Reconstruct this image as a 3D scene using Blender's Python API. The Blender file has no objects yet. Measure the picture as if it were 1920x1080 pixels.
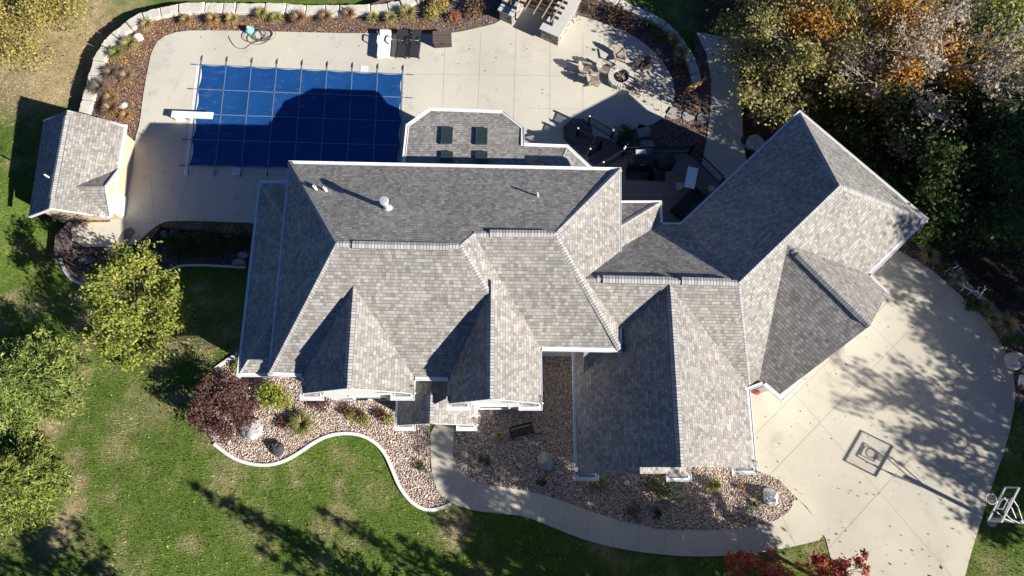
import bpy, math, random
import numpy as np
from mathutils import Vector, Matrix
R_ = math.radians
rng = np.random.default_rng(7)
random.seed(7)
SC = bpy.context.scene
COL = SC.collection

# ------------------------------------------------------------------ camera, sky, sun, exposure
F, CH = 1280.0, 38.0                       # focal length in pixels of the photograph, camera height in metres
NADIR = (970.0, 878.0)
_d = np.array([NADIR[0]-960, NADIR[1]-540, F]); _d /= np.linalg.norm(_d)
_Z = -_d; _X = np.array([1., 0, 0]) - _Z[0]*_Z; _X /= np.linalg.norm(_X); _Y = np.cross(_Z, _X)
CR = np.array([_X, _Y, _Z])
cam = bpy.data.cameras.new('camera'); co = bpy.data.objects.new('camera', cam); COL.objects.link(co)
cam.sensor_width = 36.0; cam.lens = 36.0*F/1920.0; cam.clip_end = 2000; cam.clip_start = 0.5
_M = CR @ np.diag([1., -1., -1.])
co.matrix_world = Matrix([[*_M[0], 0], [*_M[1], 0], [*_M[2], CH], [0, 0, 0, 1]])
SC.camera = co
ELEV, AZ = 28.5, -27.5                     # sun height, and bearing from +x
SD = Vector((math.cos(R_(AZ))*math.cos(R_(ELEV)), math.sin(R_(AZ))*math.cos(R_(ELEV)), math.sin(R_(ELEV))))
w = bpy.data.worlds.new('World'); SC.world = w; w.use_nodes = True
nt = w.node_tree; sky = nt.nodes.new('ShaderNodeTexSky'); sky.sky_type = 'NISHITA'; sky.sun_disc = False
sky.sun_elevation = R_(ELEV); sky.sun_rotation = math.atan2(SD.x, SD.y); sky.air_density = 0.5; sky.dust_density = 0.1; sky.ozone_density = 5.0
bg = nt.nodes['Background']; bg.inputs[1].default_value = 0.05
tint = nt.nodes.new('ShaderNodeMix'); tint.data_type = 'RGBA'; tint.blend_type = 'MULTIPLY'; tint.inputs[0].default_value = 1.0; tint.inputs[7].default_value = (.90, 1.05, 1.26, 1)
nt.links.new(sky.outputs[0], tint.inputs[6]); nt.links.new(tint.outputs[2], bg.inputs[0])
sl = bpy.data.lights.new('sun', 'SUN'); sl.energy = 5.0; sl.angle = R_(0.5); sl.color = (1.0, 0.95, 0.87)
so = bpy.data.objects.new('sun', sl); COL.objects.link(so); so.rotation_euler = SD.to_track_quat('Z', 'Y').to_euler()
SC.view_settings.view_transform = 'Standard'; SC.view_settings.look = 'None'; SC.view_settings.exposure = 0.96; SC.view_settings.gamma = 1
SC.cycles.max_bounces = 5; SC.cycles.diffuse_bounces = 3; SC.cycles.transparent_max_bounces = 6

# ------------------------------------------------------------------ measuring: photograph point + height -> place in the world
def P(px, py, z=0.0):
    r = CR @ np.array([px-960.0, py-540.0, F]); t = (z-CH)/r[2]
    return Vector((r[0]*t, r[1]*t, z))
ZD = -2.6                                  # level of the pool terrace; front door level is 0
def sstep(a, b, x):
    t = np.clip((np.asarray(x, float)-a)/(b-a), 0, 1); return t*t*(3-2*t)
FA, FB = P(1722, 458, 0), P(1917, 627, 0)  # line of the fence above the wood
_fd = np.array([FB.x-FA.x, FB.y-FA.y]); _fd /= np.linalg.norm(_fd); _fn = np.array([-_fd[1], _fd[0]])
def hgt(x, y):
    x = np.asarray(x, float); y = np.asarray(y, float)
    zw = -3.5 + sstep(-29.0, -33.5, x)*(1.5 - 0.1*np.clip(y-15, -3, 14))
    t = sstep(5.5, 13.2, y)*sstep(11, 5, x)
    d = (x-FA.x)*_fn[0] + (y-FA.y)*_fn[1]
    e = np.where(x > FA.x-1.2, -3.1*sstep(0.1, 0.6, d) - 3.0*sstep(4, 30, d), -3.1*sstep(12.3, 12.9, y))
    return np.minimum(zw*t, np.where(x > 2, e, 0.0))
def G(px, py, dz=0.0):
    z = 0.0
    for _ in range(12):
        p = P(px, py, z); z = 0.5*z + 0.5*(float(hgt(p.x, p.y)) + dz)
    return P(px, py, z)

# ------------------------------------------------------------------ objects, tags
ORG = {}
def link(o, parent=None):
    COL.objects.link(o)
    if parent is not None: o.parent = parent
    return o
def tag(o, label=None, cat=None, group=None, kind=None):
    for k, v in (('label', label), ('category', cat), ('group', group), ('kind', kind)):
        if v: o[k] = v
    return o
def thing(name, label, cat, loc=(0, 0, 0), rz=0.0, group=None):
    o = bpy.data.objects.new(name, None); o.location = loc; o.rotation_euler = (0, 0, rz); o.empty_display_size = 0.2
    link(o); ORG[o.name] = Vector((0, 0, 0)); return tag(o, label, cat, group)
def world_thing(name, label, cat, loc, group=None):          # an Empty whose parts are given in world coordinates
    o = thing(name, label, cat, loc, 0, group); ORG[o.name] = Vector(loc); return o
def copy_tree(o, parent=None):
    c = o.copy(); link(c, parent)
    for ch in list(o.children): copy_tree(ch, c)
    return c

class MB:
    def __init__(s): s.v = []; s.f = []; s.uv = []; s.mi = []
    def face(s, pts, uv=None, m=0):
        i = len(s.v); s.v += [tuple(p) for p in pts]; s.f.append(tuple(range(i, i+len(pts)))); s.uv.append(uv); s.mi.append(m)
    def quadgrid(s, rows, close=False, m=0, cap=False):
        i = len(s.v); n = len(rows[0])
        for r in rows: s.v += [tuple(p) for p in r]
        for a in range(len(rows)-1):
            for b in range(n if close else n-1):
                c = (b+1) % n
                s.f.append((i+a*n+b, i+a*n+c, i+(a+1)*n+c, i+(a+1)*n+b)); s.uv.append(None); s.mi.append(m)
        if cap:
            s.f.append(tuple(i+b for b in reversed(range(n)))); s.uv.append(None); s.mi.append(m)
            k = i+(len(rows)-1)*n; s.f.append(tuple(k+b for b in range(n))); s.uv.append(None); s.mi.append(m)
    def box(s, c, d, rz=0.0, m=0, mat=None):
        c = Vector(c); hx, hy, hz = d[0]/2, d[1]/2, d[2]/2
        q = Matrix.Rotation(rz, 3, 'Z') if mat is None else mat
        p = [c + q @ Vector((x*hx, y*hy, z*hz)) for z in (-1, 1) for y in (-1, 1) for x in (-1, 1)]
        for f in ((0, 2, 3, 1), (4, 5, 7, 6), (0, 1, 5, 4), (2, 6, 7, 3), (0, 4, 6, 2), (1, 3, 7, 5)): s.face([p[k] for k in f], m=m)
    def beam(s, a, b, wd, ht, m=0, up=(0, 0, 1)):
        a = Vector(a); b = Vector(b); x = (b-a); L = x.length; x.normalize(); y = Vector(up).cross(x)
        if y.length < 1e-4: y = Vector((0, 1, 0)).cross(x)
        y.normalize(); z = x.cross(y)
        s.box((a+b)/2, (L, wd, ht), m=m, mat=Matrix((x, y, z)).transposed())
    def tube(s, pts, rad, n=6, m=0, cap=True, close=False):
        pts = [Vector(p) for p in pts]
        if not hasattr(rad, '__len__'): rad = [rad]*len(pts)
        rows = []; ref = None
        for i, p in enumerate(pts):
            t = pts[min(i+1, len(pts)-1)]-pts[max(i-1, 0)]
            if close: t = pts[(i+1) % len(pts)]-pts[i-1]
            t.normalize()
            if ref is None: ref = Vector((0, 0, 1)) if abs(t.z) < 0.9 else Vector((1, 0, 0))
            a = t.cross(ref)
            if a.length < 1e-5: a = t.orthogonal()
            a.normalize(); b = t.cross(a); ref = b.cross(t) if False else ref
            rows.append([p + (a*math.cos(k*2*math.pi/n)+b*math.sin(k*2*math.pi/n))*rad[i] for k in range(n)])
        if close: rows.append(rows[0])
        s.quadgrid(rows, True, m, cap and not close)
    def lathe(s, c, prof, n=16, m=0):
        c = Vector(c)
        s.quadgrid([[c+Vector((r*math.cos(k*2*math.pi/n), r*math.sin(k*2*math.pi/n), z)) for k in range(n)] for r, z in prof], True, m, True)
    def prism(s, poly, z0, z1, m=0, ms=None):
        t = [Vector((p[0], p[1], z1)) for p in poly]; b = [Vector((p[0], p[1], z0)) for p in poly]
        ar = sum(t[i].x*t[(i+1) % len(t)].y-t[(i+1) % len(t)].x*t[i].y for i in range(len(t)))
        if ar < 0: t.reverse(); b.reverse()
        s.face(t, m=m)
        for i in range(len(t)):
            j = (i+1) % len(t); s.face([b[i], b[j], t[j], t[i]], m=m if ms is None else ms)
    def slab(s, pts, th, uvs=True, m=0, mside=1):     # a roof plane with thickness, uv in metres along and up the slope
        pts = [Vector(p) for p in pts]
        n = Vector((0, 0, 0))
        for i in range(len(pts)): n += pts[i].cross(pts[(i+1) % len(pts)])
        if n.z < 0: pts.reverse(); n = -n
        n.normalize(); h = Vector((0, 0, 1)).cross(n)
        h = h.normalized() if h.length > 1e-3 else Vector((1, 0, 0)); u = n.cross(h)
        s.face(pts, [(p.dot(h), p.dot(u)) for p in pts], m)
        lo = [p-Vector((0, 0, th)) for p in pts]
        for i in range(len(pts)):
            j = (i+1) % len(pts); s.face([lo[i], lo[j], pts[j], pts[i]], m=mside)
        s.face(list(reversed(lo)), m=mside)
    def build(s, name, mats, parent=None, smooth=False, label=None):
        me = bpy.data.meshes.new(name)
        off = ORG.get(parent.name, Vector((0, 0, 0))) if parent is not None else Vector((0, 0, 0))
        v = np.array(s.v, float) - np.array(off)
        me.from_pydata(v.tolist(), [], s.f)
        for m in (mats if isinstance(mats, (list, tuple)) else [mats]): me.materials.append(m)
        me.polygons.foreach_set('material_index', s.mi)
        if any(u is not None for u in s.uv):
            ul = me.uv_layers.new(name='UVMap'); k = 0
            for f, u in zip(s.f, s.uv):
                for q in range(len(f)):
                    ul.data[k].uv = u[q] if u is not None else (0, 0)
                    k += 1
        if smooth: me.polygons.foreach_set('use_smooth', [True]*len(s.f))
        me.update()
        o = bpy.data.objects.new(name, me); link(o, parent); ORG[o.name] = off
        if label: o['label'] = label
        return o

def raw_mesh(name, v, nper, cols, mat, parent=None, smooth=False, faces=None):
    """many small separate faces from numpy: v (N*nper,3), one colour per vertex"""
    me = bpy.data.meshes.new(name); v = np.asarray(v, np.float32); n = len(v)
    if faces is None: loops = np.arange(n, dtype=np.int32); k = nper; nf = n//nper
    else: loops = np.asarray(faces, np.int32).ravel(); k = faces.shape[1]; nf = len(faces)
    me.vertices.add(n); me.vertices.foreach_set('co', v.ravel())
    me.loops.add(len(loops)); me.loops.foreach_set('vertex_index', loops)
    me.polygons.add(nf); me.polygons.foreach_set('loop_start', np.arange(0, nf*k, k, dtype=np.int32))
    if smooth: me.polygons.foreach_set('use_smooth', np.ones(nf, bool))
    a = me.color_attributes.new('Col', 'FLOAT_COLOR', 'POINT')
    c = np.ones((n, 4), np.float32); c[:, :3] = cols; a.data.foreach_set('color', c.ravel())
    me.materials.append(mat); me.update(calc_edges=True); me.validate()
    o = bpy.data.objects.new(name, me); link(o, parent)
    return o

# ------------------------------------------------------------------ materials
def mat_new(name):
    m = bpy.data.materials.new(name); m.use_nodes = True; nt = m.node_tree; nt.nodes.clear()
    out = nt.nodes.new('ShaderNodeOutputMaterial'); b = nt.nodes.new('ShaderNodeBsdfPrincipled')
    nt.links.new(b.outputs[0], out.inputs[0]); return m, nt, b, out
class N:
    def __init__(s, nt): s.nt = nt
    def node(s, t, **k):
        n = s.nt.nodes.new(t)
        for a, v in k.items(): setattr(n, a, v)
        return n
    def inp(s, sock, v):
        if isinstance(v, bpy.types.NodeSocket): s.nt.links.new(v, sock)
        elif v is not None: sock.default_value = v
    def math(s, op, a, b=None, c=None):
        n = s.node('ShaderNodeMath', operation=op); s.inp(n.inputs[0], a); s.inp(n.inputs[1], b)
        if c is not None: s.inp(n.inputs[2], c)
        return n.outputs[0]
    def noise(s, scale, detail=3, vec=None, rough=0.55):
        n = s.node('ShaderNodeTexNoise'); n.inputs['Scale'].default_value = scale; n.inputs['Detail'].default_value = detail; n.inputs['Roughness'].default_value = rough
        if vec is not None: s.nt.links.new(vec, n.inputs['Vector'])
        return n.outputs['Fac']
    def ramp(s, fac, stops, interp='LINEAR'):
        n = s.node('ShaderNodeValToRGB'); n.color_ramp.interpolation = interp
        while len(n.color_ramp.elements) < len(stops): n.color_ramp.elements.new(0.5)
        for e, (p, c) in zip(n.color_ramp.elements, stops): e.position = p; e.color = (*c, 1) if len(c) == 3 else c
        s.inp(n.inputs[0], fac); return n.outputs[0]
    def mix(s, f, a, b, mode='MIX'):
        n = s.node('ShaderNodeMix', data_type='RGBA', blend_type=mode); s.inp(n.inputs[0], f)
        for k, v in ((6, a), (7, b)): s.inp(n.inputs[k], (*v, 1) if isinstance(v, tuple) and len(v) == 3 else v)
        return n.outputs[2]
    def bump(s, h, strength, dist):
        n = s.node('ShaderNodeBump'); n.inputs['Strength'].default_value = strength; n.inputs['Distance'].default_value = dist
        s.inp(n.inputs['Height'], h); return n.outputs[0]
    def pos(s):
        return s.node('ShaderNodeNewGeometry').outputs['Position']
    def obj(s): return s.node('ShaderNodeTexCoord').outputs['Object']
def plain(name, c, rough=0.6, var=0.12, scale=6.0, metal=0.0, bump=0.0):
    m, nt, b, _ = mat_new(name); n = N(nt); f = n.noise(scale, 4, n.obj())
    nt.links.new(n.mix(f, tuple(x*(1-var) for x in c), tuple(min(1, x*(1+var)) for x in c)), b.inputs['Base Color'])
    b.inputs['Roughness'].default_value = rough; b.inputs['Metallic'].default_value = metal
    if bump: nt.links.new(n.bump(n.noise(scale*8, 3, n.obj()), 0.5, bump), b.inputs['Normal'])
    return m
def shingle_mat(name, tint=(1, 1, 1)):
    m, nt, b, _ = mat_new(name); n = N(nt)
    uv = n.node('ShaderNodeUVMap'); sep = n.node('ShaderNodeSeparateXYZ'); nt.links.new(uv.outputs[0], sep.inputs[0])
    u, v = sep.outputs[0], sep.outputs[1]
    rowf = n.math('DIVIDE', v, 0.17); row = n.math('FLOOR', rowf)
    wn = n.node('ShaderNodeTexWhiteNoise', noise_dimensions='1D'); nt.links.new(row, wn.inputs['W'])
    uu = n.math('ADD', n.math('DIVIDE', u, 0.19), n.math('MULTIPLY', wn.outputs[0], 7.0))
    colm = n.math('FLOOR', uu)
    def cell(a, bb, off):
        cv = n.node('ShaderNodeCombineXYZ'); nt.links.new(a, cv.inputs[0]); nt.links.new(bb, cv.inputs[1]); cv.inputs[2].default_value = off
        q = n.node('ShaderNodeTexWhiteNoise', noise_dimensions='3D'); nt.links.new(cv.outputs[0], q.inputs['Vector']); return q.outputs[0]
    r1 = cell(colm, row, 0.3); r2 = cell(colm, row, 5.7)
    col = n.ramp(r1, [(0.0, (.20, .192, .176)), (0.22, (.255, .246, .227)), (0.5, (.295, .285, .263)), (0.78, (.345, .334, .31)), (1.0, (.405, .392, .364))])
    col = n.mix(n.math('MULTIPLY', r2, 0.28), col, (.31, .27, .245))
    big = n.noise(0.35, 3, n.pos()); col = n.mix(1.0, col, n.ramp(big, [(.3, (.88, .88, .88)), (.7, (1.10, 1.08, 1.06))]), 'MULTIPLY')
    mp = n.node('ShaderNodeMapping'); mp.inputs['Scale'].default_value = (2.2, .16, 1); nt.links.new(uv.outputs[0], mp.inputs[0]); sk_ = n.noise(1.0, 4, mp.outputs[0]); col = n.mix(1.0, col, n.ramp(sk_, [(.3, (.90, .90, .90)), (.7, (1.07, 1.06, 1.05))]), 'MULTIPLY')
    gr = n.noise(60, 2, n.pos()); col = n.mix(1.0, col, n.ramp(gr, [(.3, (.86, .86, .86)), (.7, (1.12, 1.12, 1.12))]), 'MULTIPLY')
    fr = n.math('FRACT', rowf); fc = n.math('FRACT', uu)
    edge = n.math('LESS_THAN', fr, 0.13)                      # shadow line at the butt edge of each course, painted dark
    side = n.math('MULTIPLY', n.math('LESS_THAN', fc, 0.10), n.math('GREATER_THAN', r2, 0.45))
    ln = n.math('MAXIMUM', edge, side)
    col = n.mix(n.math('MULTIPLY', ln, 0.55), col, (.045, .045, .048))
    if tint != (1, 1, 1): col = n.mix(1.0, col, tint, 'MULTIPLY')
    nt.links.new(col, b.inputs['Base Color']); b.inputs['Roughness'].default_value = 0.95; b.inputs['Specular IOR Level'].default_value = 0.15
    hgh = n.math('ADD', n.math('MULTIPLY', n.math('SUBTRACT', 1.0, fr), 0.7), n.math('MULTIPLY', n.math('GREATER_THAN', r1, 0.5), 0.35))
    nt.links.new(n.bump(hgh, 1.0, 0.016), b.inputs['Normal'])
    return m
def cap_mat():
    m, nt, b, _ = mat_new('ridge_cap_shingle'); n = N(nt)
    uv = n.node('ShaderNodeUVMap'); sep = n.node('ShaderNodeSeparateXYZ'); nt.links.new(uv.outputs[0], sep.inputs[0])
    rf = n.math('DIVIDE', sep.outputs[1], 0.15); q = n.node('ShaderNodeTexWhiteNoise', noise_dimensions='1D'); nt.links.new(n.math('FLOOR', rf), q.inputs['W'])
    col = n.ramp(q.outputs[0], [(0, (.28, .27, .26)), (.5, (.34, .33, .315)), (1, (.40, .39, .375))])
    fr = n.math('FRACT', rf); col = n.mix(n.math('MULTIPLY', n.math('LESS_THAN', fr, 0.16), .8), col, (.04, .04, .042))
    nt.links.new(col, b.inputs['Base Color']); b.inputs['Roughness'].default_value = 0.95
    nt.links.new(n.bump(n.math('SUBTRACT', 1.0, fr), 1.0, 0.02), b.inputs['Normal']); return m
def concrete_mat(name, a, c, blot=(.36, .35, .33)):
    m, nt, b, _ = mat_new(name); n = N(nt); p = n.pos()
    col = n.mix(n.ramp(n.noise(0.28, 5, p), [(.35, (0, 0, 0)), (.65, (1, 1, 1))]), a, c)
    st = n.ramp(n.noise(0.9, 6, p, .65), [(.56, (0, 0, 0)), (.72, (1, 1, 1))]); col = n.mix(n.math('MULTIPLY', st, .6), col, blot)
    ws = n.ramp(n.noise(1.7, 5, p, .7), [(.60, (0, 0, 0)), (.75, (1, 1, 1))]); col = n.mix(n.math('MULTIPLY', ws, .35), col, (.66, .64, .59))
    lg = n.noise(.11, 3, p); col = n.mix(1.0, col, n.ramp(lg, [(.35, (.92, .92, .93)), (.65, (1.05, 1.04, 1.02))]), 'MULTIPLY')
    gr = n.noise(45, 3, p); col = n.mix(1.0, col, n.ramp(gr, [(.3, (.93, .93, .93)), (.7, (1.06, 1.06, 1.06))]), 'MULTIPLY')
    sp = n.ramp(n.noise(9, 2, p), [(.70, (0, 0, 0)), (.76, (1, 1, 1))]); col = n.mix(n.math('MULTIPLY', sp, .35), col, (.24, .22, .19))
    nt.links.new(col, b.inputs['Base Color']); b.inputs['Roughness'].default_value = .85; b.inputs['Specular IOR Level'].default_value = .25
    nt.links.new(n.bump(n.noise(30, 4, p), .25, .01), b.inputs['Normal']); return m
def attr_mat(name, rough=.8, transl=0.0, scale=0.0, spec=.25):
    m, nt, b, out = mat_new(name); n = N(nt)
    a = n.node('ShaderNodeAttribute', attribute_name='Col').outputs['Color']; col = a
    if scale:
        col = n.mix(1.0, a, n.ramp(n.noise(scale, 3, n.pos()), [(.3, (.7, .7, .7)), (.7, (1.25, 1.25, 1.25))]), 'MULTIPLY')
    nt.links.new(col, b.inputs['Base Color']); b.inputs['Roughness'].default_value = rough; b.inputs['Specular IOR Level'].default_value = spec
    if transl:
        t = n.node('ShaderNodeBsdfTranslucent'); nt.links.new(col, t.inputs[0]); mx = n.node('ShaderNodeMixShader'); mx.inputs[0].default_value = transl
        nt.links.new(b.outputs[0], mx.inputs[1]); nt.links.new(t.outputs[0], mx.inputs[2]); nt.links.new(mx.outputs[0], out.inputs[0])
    return m
def lawn_mat():
    m, nt, b, _ = mat_new('turf'); n = N(nt); p = n.pos()
    a = n.node('ShaderNodeAttribute', attribute_name='Col').outputs['Color']
    f1 = n.noise(2.2, 5, p, .7); f2 = n.noise(14, 4, p, .7); f3 = n.noise(60, 2, p)
    col = n.mix(1.0, a, n.ramp(f1, [(.3, (.72, .76, .72)), (.7, (1.25, 1.2, 1.2))]), 'MULTIPLY')
    col = n.mix(1.0, col, n.ramp(f2, [(.28, (.48, .5, .5)), (.5, (.95, .95, .95)), (.72, (1.5, 1.4, 1.45))]), 'MULTIPLY')
    col = n.mix(1.0, col, n.ramp(f3, [(.3, (.65, .65, .65)), (.7, (1.3, 1.3, 1.3))]), 'MULTIPLY')
    nt.links.new(col, b.inputs['Base Color']); b.inputs['Roughness'].default_value = .95; b.inputs['Specular IOR Level'].default_value = .1
    nt.links.new(n.bump(n.math('ADD', f2, n.math('MULTIPLY', f3, .5)), .9, .08), b.inputs['Normal']); return m
def mulch_mat():
    m, nt, b, _ = mat_new('bark_mulch'); n = N(nt); p = n.pos()
    v = n.node('ShaderNodeTexVoronoi'); v.inputs['Scale'].default_value = 17; nt.links.new(p, v.inputs['Vector'])
    sep = n.node('ShaderNodeSeparateColor'); nt.links.new(v.outputs['Color'], sep.inputs[0])
    col = n.ramp(sep.outputs[0], [(0, (.05, .036, .034)), (.45, (.12, .088, .08)), (.8, (.18, .138, .125)), (.93, (.23, .18, .16)), (1, (.32, .25, .21))])
    col = n.mix(1.0, col, n.ramp(n.noise(1.2, 4, p), [(.3, (.75, .75, .78)), (.7, (1.2, 1.15, 1.1))]), 'MULTIPLY')
    nt.links.new(col, b.inputs['Base Color']); b.inputs['Roughness'].default_value = .95
    nt.links.new(n.bump(sep.outputs[1], 1.0, .05), b.inputs['Normal']); return m
def pebble_bed_mat():
    m, nt, b, _ = mat_new('pebble_bed'); n = N(nt); p = n.pos()
    v = n.node('ShaderNodeTexVoronoi'); v.inputs['Scale'].default_value = 15; nt.links.new(p, v.inputs['Vector'])
    sep = n.node('ShaderNodeSeparateColor'); nt.links.new(v.outputs['Color'], sep.inputs[0])
    col = n.ramp(sep.outputs[0], [(0, (.16, .12, .10)), (.3, (.30, .235, .195)), (.6, (.44, .36, .30)), (1, (.62, .55, .48))])
    col = n.mix(n.ramp(v.outputs['Distance'], [(.35, (0, 0, 0)), (.75, (1, 1, 1))]), col, (.11, .09, .08))
    nt.links.new(col, b.inputs['Base Color']); b.inputs['Roughness'].default_value = .9
    nt.links.new(n.bump(n.math('SUBTRACT', 1.0, v.outputs['Distance']), 1.0, .04), b.inputs['Normal']); return m
def stone_mat(name, a, c, dark=(.10, .095, .085), scale=3.0, crack=1.0):
    m, nt, b, _ = mat_new(name); n = N(nt); p = n.obj()
    f = n.noise(scale, 6, p, .65); col = n.mix(n.ramp(f, [(.35, (0, 0, 0)), (.65, (1, 1, 1))]), a, c)
    d = n.ramp(n.noise(scale*1.7, 7, p, .75), [(.57, (0, 0, 0)), (.68, (1, 1, 1))]); col = n.mix(n.math('MULTIPLY', d, .55*crack), col, dark)
    nt.links.new(col, b.inputs['Base Color']); b.inputs['Roughness'].default_value = .9
    nt.links.new(n.bump(n.noise(scale*5, 5, p), .8, .04), b.inputs['Normal']); return m
def stacked_stone_mat():
    m, nt, b, _ = mat_new('stacked_stone'); n = N(nt); p = n.pos()
    mp = n.node('ShaderNodeMapping'); mp.inputs['Scale'].default_value = (5, 5, 14); nt.links.new(p, mp.inputs[0])
    v = n.node('ShaderNodeTexVoronoi'); v.inputs['Scale'].default_value = 1; nt.links.new(mp.outputs[0], v.inputs['Vector'])
    sep = n.node('ShaderNodeSeparateColor'); nt.links.new(v.outputs['Color'], sep.inputs[0])
    col = n.ramp(sep.outputs[0], [(0, (.07, .065, .06)), (.4, (.22, .2, .18)), (.75, (.4, .37, .33)), (1, (.55, .52, .48))])
    nt.links.new(col, b.inputs['Base Color']); b.inputs['Roughness'].default_value = .9; nt.links.new(n.bump(sep.outputs[1], 1, .05), b.inputs['Normal']); return m
def board_mat(name, a, c, width=.14, gap=(.01, .01, .012), axis=1, rough=.7, rot=0.0):
    m, nt, b, _ = mat_new(name); n = N(nt); mp = n.node('ShaderNodeMapping'); mp.inputs['Rotation'].default_value = (0, 0, rot); nt.links.new(n.pos(), mp.inputs[0])
    sep = n.node('ShaderNodeSeparateXYZ'); nt.links.new(mp.outputs[0], sep.inputs[0])
    y = n.math('DIVIDE', sep.outputs[axis], width); q = n.node('ShaderNodeTexWhiteNoise', noise_dimensions='1D'); nt.links.new(n.math('FLOOR', y), q.inputs['W'])
    col = n.mix(q.outputs[0], a, c); col = n.mix(n.math('LESS_THAN', n.math('FRACT', y), .12), col, gap)
    nt.links.new(col, b.inputs['Base Color']); b.inputs['Roughness'].default_value = rough; return m
def siding_mat(name, c, rows=.16):
    m, nt, b, _ = mat_new(name); n = N(nt); sep = n.node('ShaderNodeSeparateXYZ'); nt.links.new(n.pos(), sep.inputs[0])
    fr = n.math('FRACT', n.math('DIVIDE', sep.outputs[2], rows)); col = n.mix(n.math('LESS_THAN', fr, .1), c, tuple(x*.6 for x in c))
    nt.links.new(col, b.inputs['Base Color']); b.inputs['Roughness'].default_value = .6; nt.links.new(n.bump(n.math('SUBTRACT', 1., fr), .6, .02), b.inputs['Normal']); return m
def cover_mat():
    m, nt, b, _ = mat_new('blue_mesh_cover'); n = N(nt); p = n.pos()
    col = n.mix(n.noise(.5, 3, p), (.0045, .048, .175), (.007, .066, .23))
    mp = n.node('ShaderNodeMapping'); mp.inputs['Rotation'].default_value = (0, 0, .6); mp.inputs['Scale'].default_value = (1, 2.2, 1); nt.links.new(p, mp.inputs[0])
    d1 = n.ramp(n.noise(1.3, 8, mp.outputs[0], .75), [(.54, (0, 0, 0)), (.74, (1, 1, 1))])
    d2 = n.ramp(n.noise(.22, 3, p), [(.40, (.15, .15, .15)), (.62, (1, 1, 1))])
    col = n.mix(n.math('MULTIPLY', n.math('MULTIPLY', d1, d2), .55), col, (.17, .28, .45))
    nt.links.new(col, b.inputs['Base Color']); b.inputs['Roughness'].default_value = .75; b.inputs['Specular IOR Level'].default_value = .2
    nt.links.new(n.bump(n.noise(1.5, 3, p), .5, .05), b.inputs['Normal']); return m
M = {}
M['shingle'] = shingle_mat('asphalt_shingle'); M['cap'] = cap_mat()
M['white'] = plain('white_paint', (.8, .8, .79), .45, .03)
M['concrete'] = concrete_mat('terrace_concrete', (.50, .472, .39), (.56, .53, .445))
M['drive'] = concrete_mat('driveway_concrete', (.455, .42, .34), (.53, .49, .40), (.35, .32, .27))
M['joint'] = plain('joint_line', (.27, .25, .215), .9, .3)
M['turf'] = lawn_mat(); M['mulch'] = mulch_mat(); M['pebbles'] = pebble_bed_mat()
M['leaf'] = attr_mat('leaf', .6, .35); M['needle'] = attr_mat('needles', .7, .15); M['blade'] = attr_mat('grass_blade', .8, .25)
M['pebble'] = attr_mat('river_pebble', .8, 0, 40); M['litter'] = attr_mat('dry_leaf', .85, .1)
M['bark'] = plain('bark', (.10, .08, .065), .95, .4, 5, 0, .03); M['palebark'] = plain('pale_bark', (.30, .27, .24), .95, .25, 6, 0, .02)
M['siding'] = siding_mat('white_lap_siding', (.72, .71, .68)); M['tanwall'] = plain('tan_stucco', (.56, .42, .29), .9, .08, 9, 0, .01)
M['limestone'] = stone_mat('limestone', (.52, .49, .40), (.62, .59, .50), (.30, .28, .23), 2.2, .8)
M['boulder'] = stone_mat('grey_boulder', (.30, .30, .29), (.42, .42, .405), (.13, .13, .125)); M['lava'] = stone_mat('dark_rock', (.03, .03, .03), (.07, .07, .068), (.015, .015, .015), 8)
M['whiterock'] = stone_mat('white_rock', (.62, .60, .57), (.75, .73, .7), (.2, .17, .14), 2.5, 1.2)
M['coping'] = plain('white_coping', (.66, .65, .62), .7, .14, 3); M['cover'] = cover_mat(); M['strap'] = plain('cover_strap', (.10, .11, .13), .8, .2)
M['blackmetal'] = plain('black_metal', (.012, .012, .013), .45, .2); M['blackfabric'] = plain('black_fabric', (.022, .024, .028), .8, .2, 12)
M['steel'] = plain('galvanised_steel', (.36, .375, .385), .5, .1, 4, .2); M['whiteplastic'] = plain('white_plastic', (.82, .82, .82), .4, .02)
M['beigeplastic'] = plain('beige_plastic_wood', (.31, .265, .215), .65, .1); M['brownplastic'] = plain('brown_plastic_wood', (.06, .042, .035), .6, .15)
M['timber'] = plain('dark_timber', (.075, .05, .036), .8, .3, 4); M['paletimber'] = plain('weathered_timber', (.30, .24, .18), .8, .2, 4)
M['deck'] = board_mat('deck_boards', (.20, .165, .15), (.25, .21, .19), .14); M['stairs'] = board_mat('stair_boards', (.11, .09, .085), (.15, .125, .115), .14, rot=.5)
M['boxlid'] = board_mat('box_lid', (.10, .075, .065), (.14, .105, .09), .12); M['stackstone'] = stacked_stone_mat(); M['counter'] = plain('stone_counter', (.50, .49, .46), .6, .1)
M['teal'] = plain('turquoise_plastic', (.18, .62, .72), .4, .05); M['hose'] = plain('garden_hose', (.16, .14, .12), .5, .2); M['red'] = plain('red_plastic', (.45, .03, .05), .5, .1)
M['hide'] = plain('tan_hide', (.42, .25, .11), .9, .25, 9); M['ash'] = plain('charred_logs', (.05, .04, .035), .95, .5, 8)
M['pipe'] = plain('white_pvc', (.75, .75, .74), .4, .03); M['flue'] = plain('galvanised_flue', (.62, .64, .64), .35, .08, 4, .4)
M['frame'] = plain('skylight_frame', (.05, .055, .06), .4, .1); M['plaid'] = plain('blue_white_vinyl', (.74, .82, .9), .4, .25, 14); M['flag'] = stone_mat('flagstone', (.27, .26, .23), (.36, .35, .31)); M['pitstone'] = plain('pit_stone', (.52, .49, .44), .85, .2, 5)
m, nt, b, _ = mat_new('window_glass'); b.inputs['Base Color'].default_value = (.03, .05, .05, 1); b.inputs['Roughness'].default_value = .06; b.inputs['Specular IOR Level'].default_value = .7; M['glass'] = m
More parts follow.
